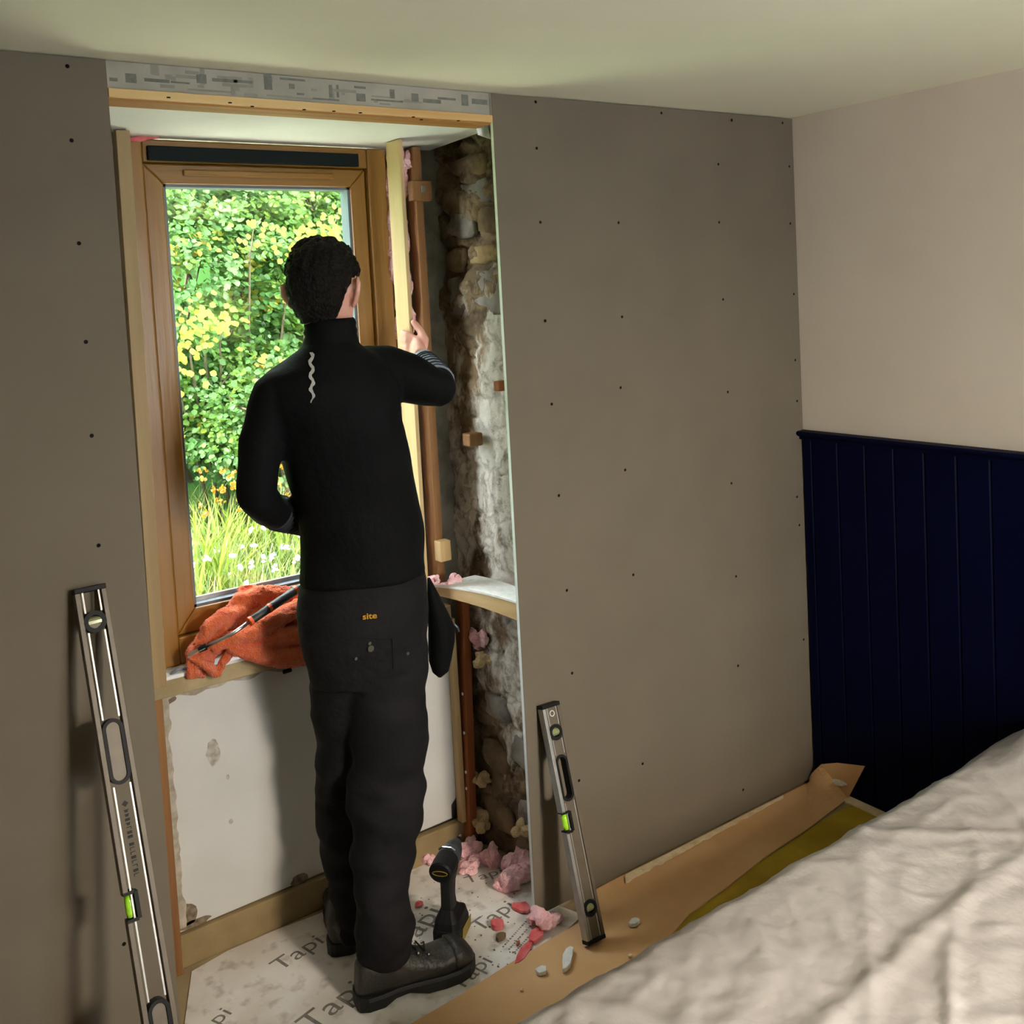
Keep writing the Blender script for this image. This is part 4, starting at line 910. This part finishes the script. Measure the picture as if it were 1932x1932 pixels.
# grass and a clump of strap leaves with small orange flowers
def blade(m, tn, b_, h, lean, w, tint, segs=4):
    p = Vector(b_); side = Vector((lean.y, -lean.x, 0)); side = side.normalized() if side.length > 1e-4 else Vector((1,0,0)); b0 = len(m.v)
    for k in range(segs+1):
        f = k/segs; c = p + Vector((lean.x*f*f, lean.y*f*f, h*(f - .25*f*f*lean.length/max(h,.01)))); ww = w*(1-f)**.6*.5 + .0004
        m.v += [c - side*ww, c + side*ww]; tn += [tint]*2
    for k in range(segs): m.f.append((b0+2*k, b0+2*k+1, b0+2*k+3, b0+2*k+2))
m = MB(); tn = []
GR = [(.46,.58,.14),(.60,.66,.22),(.38,.54,.14),(.66,.64,.30),(.34,.52,.20)]
for k in range(9000):
    x, y = rnd.uniform(-2.4,1.6), rnd.uniform(2.05,3.7); h = rnd.uniform(.16,.42)
    blade(m, tn, (x, y, ground_z(x,y)-.01), h, Vector((rnd.uniform(-.2,.2), rnd.uniform(-.2,.12), 0)), rnd.uniform(.006,.012), tinted(rnd.choice(GR)))
o = solo('long_grass', 'rough long grass and weeds covering the bank below the shrubs', 'grass', m, M['leaf'], (-.5,2.5,ground_z(-.5,2.5)), kind='stuff', fixn=False); with_tint(o, tn)
for lab, u, yv, n, hh in (('tallest clump of yellow green strap leaves, beyond the window stile above the towel', 372, 2.5, 90, .62), ('smaller clump of strap leaves in the grass beyond the worker', 560, 2.9, 60, .5), ('wide clump of strap leaves at the edge of the grass by the low bush', 450, 3.1, 70, .5)):
    c = PY(u, 1060, yv); gz = ground_z(c.x, yv); m = MB(); tn = []
    for k in range(n):
        a = rnd.uniform(0, 6.28); l_ = rnd.uniform(.08,.42); blade(m, tn, (c.x + rnd.uniform(-.12,.12), yv + rnd.uniform(-.10,.10), gz-.01), hh*rnd.uniform(.6,1.1), Vector((math.cos(a)*l_, math.sin(a)*l_*.7, 0)), rnd.uniform(.014,.024), tinted(rnd.choice([(.52,.70,.10),(.60,.74,.14),(.40,.62,.10)])), 6)
    root = thing('strap_leaf_clump', lab, 'plant', (c.x, yv, gz)); o = build('leaves', m, M['leaf'], root, fixn=False); with_tint(o, tn); o['kind'] = 'stuff'
    fl = MB(); tf = []
    for k in range(26):
        q_ = Vector((c.x + rnd.uniform(-.25,.3), yv + rnd.uniform(-.2,.2), gz + hh*rnd.uniform(.85,1.15)))
        for j in range(4): leaf_geo(fl, tf, q_ + Vector((rnd.uniform(-.012,.012), 0, rnd.uniform(-.012,.012))), .020, (rnd.uniform(-1,1),-1,rnd.uniform(-1,1)), (rnd.uniform(-1,1),0,rnd.uniform(-1,1)), tinted((.80,.42,.04)))
    o = build('flowers', fl, M['leaf'], root, fixn=False); with_tint(o, tf); o['kind'] = 'stuff'
m = MB(); tn = []
for k in range(130):
    x, y = rnd.uniform(-2.0,.8), rnd.uniform(2.1,2.9); q_ = Vector((x, y, ground_z(x,y) + rnd.uniform(.22,.4)))
    for j in range(5): leaf_geo(m, tn, q_ + Vector((rnd.uniform(-.014,.014), rnd.uniform(-.01,.01), rnd.uniform(-.014,.014))), .020, (rnd.uniform(-.6,.6),-.6,.8), (rnd.uniform(-1,1),0,rnd.uniform(-1,1)), (.78,.80,.80) if rnd.random()<.7 else (.5,.62,.72))
o = solo('wild_flowers', 'scattered small white wild flowers among the long grass', 'flowers', m, M['leaf'], (-.5,2.3,ground_z(-.5,2.3)+.2), kind='stuff', fixn=False); with_tint(o, tn)
# ------------------------------------------------------------------ the worker
def ring_px(uL, uR, v, y, hd, n=28, power=1.0, dz=0):
    c = PY((uL+uR)/2, v, y); d = c - CAM; d.z = 0; d.normalize(); e = Vector((d.y, -d.x, 0)); hw = (uR-uL)/2 * depth(c) / F
    out = []
    for j in range(n):
        t = 2*math.pi*j/n; out.append(c + e*hw*math.cos(t) + d*hd*math.sin(t) + Vector((0,0,dz)))
    return out
def wrinkle(rings, amp, freq, seed):
    for i, r in enumerate(rings):
        c = sum(r, Vector()) / len(r)
        for p in r:
            d = (p - c); l = d.length
            if l > 1e-5: p += d / l * amp * N(Vector((p.x*.6, p.y*.6, p.z*1.8)), freq, seed)
    return rings
def dense(rows, k=4):
    out = []
    for a, b in zip(rows, rows[1:]):
        for j in range(k): out.append(tuple(x + (y-x)*j/k for x, y in zip(a, b)))
    return out + [rows[-1]]

TORSO = [(572,798,1094,.10,.105),(566,803,1085,.10,.118),(567,802,1050,.10,.118),(570,800,1000,.10,.112),(563,790,950,.10,.110),(548,779,900,.095,.115),(528,769,850,.09,.120),
         (508,761,800,.085,.125),(492,755,755,.08,.125),(490,748,720,.08,.118),(505,735,695,.08,.105),(540,712,672,.08,.085),(566,684,655,.08,.072),(576,672,643,.083,.062),(577,671,625,.088,.059),(578,669,607,.090,.056)]
ARM_R = [((690,706),.085,.070),((730,703),.070,.070),((770,713),.045,.064),((808,728),.015,.053),((826,733),.005,.048),((826,722),.045,.043),((815,703),.10,.038),((805,690),.15,.034),((797,678),.19,.031)]
ARM_L = [((545,718),.09,.040),((516,742),.095,.052),((507,780),.105,.054),((492,830),.11,.052),((486,890),.115,.048),((484,935),.125,.048),((505,958),.165,.045),((535,972),.215,.040),((570,982),.265,.036),((610,985),.30,.033)]
def arm(rows, scale=1.0, extra=0):
    rr = dense([(*PY(u, v, y), r) for (u, v), y, r in rows], 4)
    return [Vector(q[:3]) for q in rr], [q[3]*scale + extra for q in rr]
# ---- black jersey
tj = MB().loft(wrinkle([ring_px(*r) for r in dense(TORSO, 4)], .006, 7, 1))
pr, rr = arm(ARM_R); pr2 = pr[:-9]; tj.tube(pr2, [r*(1+.07*N(p, 16, 2)) for p, r in zip(pr2, rr)], 16)
pl_, rl_ = arm(ARM_L); tj.tube(pl_, [r*(1+.07*N(p, 16, 3)) for p, r in zip(pl_, rl_)], 16)
tj = remesh(tj, .007, 5)
for p in tj.v: p += Vector((N(p, 14, 4), N(p, 14, 6), 0)) * .004
# ---- trousers
PELV = [(572,800,1080,.10,.108),(564,806,1100,.10,.120),(562,808,1150,.10,.125),(566,808,1200,.095,.125),(580,807,1245,.095,.115),(588,807,1275,.095,.105)]
LEG_R = [(648,807,1260,.075,.098),(655,807,1320,.065,.095),(660,806,1390,.055,.088),(658,804,1450,.05,.082),(656,801,1510,.045,.080),(658,796,1560,.04,.078),(662,788,1610,.03,.075),(664,774,1650,.02,.070),(666,768,1685,.012,.066),(668,776,1720,.006,.070),(672,782,1755,.002,.072),(676,782,1790,0,.068),(680,776,1812,0,.062)]
LEG_L = [(584,720,1250,.13,.098),(588,715,1320,.16,.092),(592,712,1400,.19,.086),(594,708,1470,.205,.080),(597,705,1530,.215,.078),(604,706,1580,.22,.074),(614,706,1625,.225,.068),(620,708,1655,.225,.066),(614,708,1688,.222,.070),(628,706,1715,.22,.068),(640,704,1745,.218,.062),(644,700,1765,.218,.056)]
tj2 = MB().loft(wrinkle([ring_px(*r) for r in dense(PELV, 4)], .004, 8, 5))
for rows, sd in ((LEG_R, 7), (LEG_L, 9)):
    tj2.loft(wrinkle([ring_px(*r) for r in dense(rows, 4)], .012, 9, sd))
tz = remesh(tj2, .007, 4)
for p in tz.v:
    k = max(0, 1 - p.z/.55) + max(0, 1 - abs(p.z-.50)/.2)*.5
    p += Vector((N(Vector((p.x, p.y, p.z*2.2)), 11, 4), N(Vector((p.x, p.y, p.z*2.2)), 11, 6), 0)) * (.004 + .009*k)
# ---- body: one continuous figure under the clothes
HC = PY(611, 549, .105); HC = Vector((HC.x, HC.y, HC.z)); yaw = R(48)      # head faces right of the window
fw = Vector((math.sin(yaw), math.cos(yaw), -.06)).normalized(); rt = Vector((fw.y, -fw.x, 0)).normalized(); up = rt.cross(fw).normalized()
if up.z < 0: up = -up
HP = lambda a, b, c: HC + rt*a + fw*b + up*c
bd = MB()
hr = []
for c, w, f0, f1 in ((-.128,.024,.030,.080),(-.118,.036,.012,.088),(-.095,.049,-.015,.090),(-.065,.057,-.052,.090),(-.03,.067,-.082,.090),(.0,.074,-.093,.093),(.03,.076,-.097,.094),(.06,.073,-.094,.088),(.085,.062,-.080,.072),(.103,.044,-.055,.048),(.112,.020,-.025,.022)):
    hr.append([HP(w*math.cos(t), (f0+f1)/2 + (f1-f0)/2*math.sin(t), c) for t in [2*math.pi*j/24 for j in range(24)]])
bd.loft(hr)
bd.tube([HP(0,.082,.018), HP(0,.100,-.012), HP(0,.112,-.034), HP(0,.096,-.044)], [.008,.010,.013,.010], 10)          # nose
bd.ball(HP(0,.086,-.070), (.022,.012,.008), 10, 6, Matrix.Rotation(-yaw, 3, 'Z'))                                     # lips
bd.ball(HP(0,.082,-.108), (.022,.016,.016), 10, 6)                                                                      # chin
bd.tube([HP(-.045,.080,.022), HP(0,.092,.026), HP(.045,.080,.022)], [.008,.009,.008], 8)                                # brow
for s in (-1, 1):                                                                                                       # ears
    pts = [HP(s*.074,-.004,-.042), HP(s*.084,-.012,-.030), HP(s*.095,-.022,-.008), HP(s*.097,-.020,.014), HP(s*.090,-.008,.024), HP(s*.078,.006,.016), HP(s*.075,.006,-.006)]
    bd.tube(pts, [.006,.007,.0075,.0075,.007,.006,.005], 8); bd.ball(HP(s*.079,-.006,-.008), (.007,.014,.024), 8, 6, Matrix.Rotation(-yaw, 3, 'Z'))
nb = PY(628, 660, .088)
bd.tube([nb + Vector((0,0,-.06)), nb, HP(0,-.012,-.10), HP(0,-.015,-.05)], [.058,.044,.043,.046], 16)
bd.loft([ring_px(uL+14, uR-14, v, y, hd-.016) for uL, uR, v, y, hd in dense(TORSO[1:11], 3)])
bd.loft([ring_px(uL+14, uR-14, v, y, hd-.018) for uL, uR, v, y, hd in dense(PELV[1:], 3)])
for rows in (LEG_R, LEG_L): bd.loft([ring_px(uL+18, uR-18, v, y, hd-.020) for uL, uR, v, y, hd in dense(rows, 3)])
for rows in (ARM_R, ARM_L):
    p_, r_l = arm(rows, .76); bd.tube(p_, r_l, 14)
# feet inside the boots
bd.tube([(-1.655,.0,.10), (-1.63,.0,.05), (-1.55,-.015,.045), (-1.46,-.03,.035)], [.032,.030,.026,.018], 12)
bd.tube([PY(672,1752,.218), Vector((-1.605,.225,.05)), Vector((-1.58,.30,.045)), Vector((-1.55,.38,.035))], [.030,.028,.024,.018], 12)
# right hand closed on the pine stud: palm at its front edge, fingers over the lit face, thumb up the far side
W = PY(795, 675, .200); K = Vector((-1.283, .268, 1.548))
ax_ = (K - W).normalized()
bd.tube([W, W.lerp(K,.35), W.lerp(K,.7), K], [(.026,.022),(.034,.020),(.038,.018),(.036,.016)], 14, up=(0,0,1))
for dz, ln, r in ((.030,.95,.0085),(.011,1.05,.0088),(-.009,1.0,.0085),(-.027,.8,.0075)):
    k0 = K + Vector((-.010, -.004, dz)); bd.tube([K.lerp(W,.25) + Vector((0,0,dz*.8)), k0, k0 + Vector((-.012,.016,.010))*ln, k0 + Vector((-.010,.040,.016))*ln, k0 + Vector((-.004,.060,.016))*ln], [r*1.1, r*1.12, r*1.05, r, r*.78], 10)
t0 = W.lerp(K,.45) + Vector((.014,0,.014))
bd.tube([t0, t0 + Vector((.012,.010,.022)), t0 + Vector((.012,.030,.045)), t0 + Vector((.004,.046,.066)), t0 + Vector((.0,.052,.076))], [.013,.0125,.0108,.0098,.0075], 10)
# left hand resting in front of the belly
W2 = PY(610, 985, .30); d2 = Vector((.10,.03,.02)).normalized(); K2 = W2 + d2*.085
bd.tube([W2, W2.lerp(K2,.5), K2], [(.024,.020),(.036,.016),(.036,.014)], 14, up=(0,0,1))
for dz, ln, r in ((.028,.9,.0085),(.009,1.0,.0088),(-.010,.95,.0085),(-.027,.75,.0075)):
    k0 = K2 + Vector((0,0,dz)); bd.tube([W2.lerp(K2,.7) + Vector((0,0,dz*.8)), k0, k0 + (d2*.028 + Vector((0,-.008,-.004)))*ln, k0 + (d2*.045 + Vector((0,-.028,-.008)))*ln, k0 + (d2*.046 + Vector((0,-.044,-.010)))*ln], [r*1.1, r*1.1, r, r*.95, r*.75], 10)
q2 = W2.lerp(K2,.35) + Vector((0,0,.026)); bd.tube([q2, q2 + Vector((.02,-.008,.018)), q2 + Vector((.045,-.014,.022)), q2 + Vector((.062,-.016,.018))], [.012,.0115,.010,.008], 10)
bd = remesh(bd, .0048, 2)
person = solo('person', 'worker in black top and dark work trousers standing with back turned, gripping the pine stud', 'person', bd, M['skin'], (-1.6,.1,.005), smooth=True)
build('jersey', tj, M['top'], person, smooth=True)
trs = build('trousers', tz, M['trousers'], person, smooth=True)
for s in (-1, 1): build('eye', MB().ball(HP(s*.032,.083,.004), .0105, 10, 7), M['chip'], person, smooth=True)
# hair: short back and sides, curly on top
hm = MB(); hh = []
for c, w, f0, f1 in ((-.078,.040,-.062,-.020),(-.060,.052,-.074,-.014),(-.03,.0665,-.090,-.012),(.0,.0745,-.099,.015),(.03,.080,-.104,.070),(.055,.080,-.103,.094),(.08,.074,-.094,.094),(.100,.058,-.072,.076),(.112,.032,-.042,.046)):
    hh.append([HP(w*math.cos(t), (f0+f1)/2 + (f1-f0)/2*math.sin(t), c) for t in [2*math.pi*j/26 for j in range(26)]])
hm.loft(hh); rn = random.Random(4)
for k in range(520):
    d = Vector((rn.gauss(0,1), rn.gauss(0,1), rn.gauss(0,1))).normalized()
    if d.z < .12: continue
    lift = max(0, d.z + .1); b_ = -.004 + .088*d.y*1.12
    p = HP(.079*d.x, b_,   .030 + .083*d.z + .004*rn.random())
    s = .0065 + .0115*lift*rn.random() + .002; hm.ball(p, (s, s*1.2, s), 7, 5, Matrix.Rotation(rn.uniform(0,3), 3, 'X'))
hm = remesh(hm, .0035, 1)
for p in hm.v: p += Vector((N(p, 90, 1), N(p, 90, 4), N(p, 90, 7))) * .0035
build('hair', hm, M['hair'], person, smooth=True)
# tall collar with fold lines
cm = MB().loft([ring_px(uL, uR, v, y, hd) for uL, uR, v, y, hd in ((566,682,656,.082,.070),(571,677,648,.084,.067),(573,675,640,.085,.066),(576,673,632,.086,.063),(573,674,625,.088,.065),(576,671,618,.089,.062),(574,672,611,.090,.063),(577,669,604,.091,.060),(580,666,601,.091,.056),(584,662,612,.091,.052),(584,662,640,.086,.052))], caps=False)
build('collar', cm, M['top'], person, smooth=True)
# striped cuffs on both forearms
def cuff(pts, rad, name='striped_cuff', m=None):
    c = build(name, MB().tube(pts, rad, 16), m or M['cuff'], person, smooth=True)
    L_ = len(pts)
    for k in range(7):
        f = (k + .8) / 8 * (L_-1); i = int(f); p = pts[i].lerp(pts[min(i+1, L_-1)], f-i); r = rad[i]; t = (pts[min(i+1, L_-1)] - pts[max(i-1,0)]).normalized()
        build('dark_stripe', MB().tube([p - t*.003, p - t*.0015, p + t*.0015, p + t*.003], [r*.99, r+.0018, r+.0018, r*.99], 16), M['cuffdark'], c)
    return c
cuff(pr[-13:-1], [r*1.04 for r in rr[-13:-1]])
i0 = 18; cuff(pl_[26:34], [r*1.03 for r in rl_[26:34]], 'ribbed_cuff', M['cuffleft'])
# reflective squiggle between the shoulders
from mathutils.bvhtree import BVHTree
jb = BVHTree.FromPolygons([tuple(v) for v in tj.v], tj.f); tbv = BVHTree.FromPolygons([tuple(v) for v in tz.v], tz.f)
def surf(bvh, u, v):
    h = bvh.ray_cast(CAM, ray(u, v).normalized()); return h[0], h[1]
rs = MB(); prev = None; ppts = []
for k in range(26):
    v = 665 + 95*k/25; u = 587 + 3.0*math.sin(k*.95) + .10*k; w = 4.0*(1 - .8*max(0, k-20)/5) * (.8 + .2*math.sin(k*2.1))
    a, n_ = surf(jb, u - w, v); b, _ = surf(jb, u + w, v)
    if a is None or b is None: continue
    off = (CAM - a).normalized()*.003; ppts.append((a + off, b + off))
rs.v = [p for q in ppts for p in q]; rs.f = [(2*k, 2*k+1, 2*k+3, 2*k+2) for k in range(len(ppts)-1)]
build('reflective_strip', rs, M['reflect'], person, solid=.001)
# amber logo on the waistband
a, _ = surf(tbv, 684, 1169); b, _ = surf(tbv, 711, 1166)
e = b - a; e2 = Vector((0,0,1)); off = (CAM - a).normalized()*.006
lg = lettering('site', a + off, e, e2 - e.normalized()*e2.dot(e.normalized()), .020, M['logo'], person, .0, bold=True, width=e.length)
lg.name = 'logo_lettering'
pk = MB()
for (u0, v0, u1, v1) in ((668,1205,740,1205),(740,1205,742,1262)):
    pts = []
    for k in range(9):
        h, _ = surf(tbv, u0 + (u1-u0)*k/8, v0 + (v1-v0)*k/8); pts.append(h + (CAM-h).normalized()*.001)
    pk.tube(pts, .0016, 6)
build('pocket_seam', pk, M['trousers'], trs)
for (u, v, r) in ((700,1224,.008),(672,1243,.004),(770,1233,.004),(698,1214,.004)):
    h, n_ = surf(tbv, u, v); build('dust_mark', MB().prism([h + (CAM-h).normalized()*.002 + Vector((r*math.cos(t)*(1+.4*N((t,u,0),1)), 0, r*math.sin(t))) for t in [2*math.pi*j/10 for j in range(10)]], (CAM-h).normalized()*.001), mat('dust', (.07,.065,.05,1), rough=.9) if 'dust' not in M else M['dust'], trs)
# boots
def boot(heel, toe, seed, shaft_c, name='work_boot'):
    heel = Vector(heel); toe = Vector(toe); f = (toe - heel); ln = f.length; f.normalize(); r = Vector((f.y, -f.x, 0)); Q_ = lambda a, b, c: heel + f*a*ln + r*b + Vector((0,0,c))
    up_ = MB(); rings = []
    for a, hw, zt, zb in ((-.02,.020,.075,.030),(.0,.031,.105,.024),(.06,.038,.118,.022),(.15,.041,.125,.022),(.26,.042,.128,.022),(.36,.042,.118,.022),(.46,.044,.100,.022),(.58,.048,.086,.022),(.70,.051,.080,.022),(.82,.050,.078,.022),(.91,.043,.070,.022),(.97,.030,.056,.024),(1.0,.014,.042,.028)):
        ring = []
        for j in range(20):
            t = 2*math.pi*j/20; cy = math.cos(t); sz = math.sin(t); b_ = hw*math.copysign(abs(cy)**.75, cy); z = (zt+zb)/2 + (zt-zb)/2*math.copysign(abs(sz)**.8, sz)
            if sz > 0 and .3 < a < .75: b_ *= 1 - .25*sz
            ring.append(Q_(a, b_, z))
        rings.append(ring)
    up_.loft(rings)
    sc0 = Q_(.16, 0, .10); up_.tube([sc0, sc0.lerp(Vector(shaft_c), .5), Vector(shaft_c)], [(.050,.043),(.053,.048),(.055,.050)], 16, up=tuple(f))
    up_ = remesh(up_, .005, 3)
    for p in up_.v: p += Vector((N(p, 20, seed), N(p, 20, seed+2), N(p, 24, seed+3))) * .003
    b = build(name, up_, M['boot'], person, smooth=True)
    prof = [(-.035,.018),(-.02,.030),(.05,.040),(.18,.042),(.30,.038),(.42,.040),(.55,.047),(.70,.053),(.84,.052),(.93,.043),(.99,.026),(1.02,.010)]
    out = [(a, w) for a, w in prof] + [(a, -w) for a, w in reversed(prof)]
    zb = lambda a: .006 if .31 < a < .43 else .0
    s = MB(); s.loft([[Q_(a, w, .002 + (.013 if .28 < a < .45 else 0)) for a, w in out], [Q_(a, w, .016) for a, w in out], [Q_(a, w*1.02, .026) for a, w in out], [Q_(a, w*.95, .034) for a, w in out]])
    build('sole', s, M['rubber'], b, bevel=.002)
    lc = MB()
    pts = []
    for k in range(9):
        a = .30 + .30*k/8; zt = .126 - (.126-.088)*k/8 + .004; pts.append(Q_(a, (.022 if k % 2 else -.022)*(1-.1*k/8), zt-.004))
    lc.tube(pts, .0024, 6); build('laces', lc, M['rubber'], b)
    for k in range(4):
        for s_ in (-1, 1):
            a = .32 + .09*k; build('eyelet', MB().ball(Q_(a, s_*.026, .118 - .011*k), .0038, 8, 5), M['steel'], b)
    tc = MB(); tr_ = []
    for a, hw, zt in ((.80,.0525,.081),(.86,.0500,.079),(.92,.0445,.072),(.97,.0330,.059),(1.003,.0165,.044)):
        tr_.append([Q_(a, hw*math.copysign(abs(math.cos(t))**.75, math.cos(t)), (zt+.024)/2 + (zt-.024)/2*math.copysign(abs(math.sin(t))**.8, math.sin(t)) + .001) for t in [2*math.pi*j/20 for j in range(20)]])
    build('toe_cap', tc.loft(tr_), M['boot'], b, smooth=True)
    return b
boot((-1.690,.012,.003), (-1.402,-.040,.003), 1, PY(728,1790,0))
boot((-1.640,.205,.003), (-1.545,.405,.003), 5, PY(672,1752,.218))
# tool pouch on the right hip
po = thing('tool_pouch', 'black fabric tool pouch hanging from the right hip of the worker', 'tool pouch', tuple(PY(830,1272,.06)))
pm = MB().loft([ring_px(uL, uR, v, y, hd, 20) for uL, uR, v, y, hd in dense([(806,812,1092,.075,.012),(806,826,1118,.07,.022),(806,842,1150,.065,.034),(808,859,1185,.06,.042),(808,858,1212,.06,.044),(809,852,1245,.06,.040),(815,847,1264,.06,.034),(824,836,1273,.06,.020)], 3)])
build('pouch_bag', pm, M['top'], po, smooth=True)
c = PY(858,1184,.045); build('clip', MB().tube([c + Vector((-.006,-.004,.012)), c + Vector((.006,-.004,.0)), c + Vector((.008,-.004,-.012))], .0035, 8), M['toolgrey'], po, smooth=True)
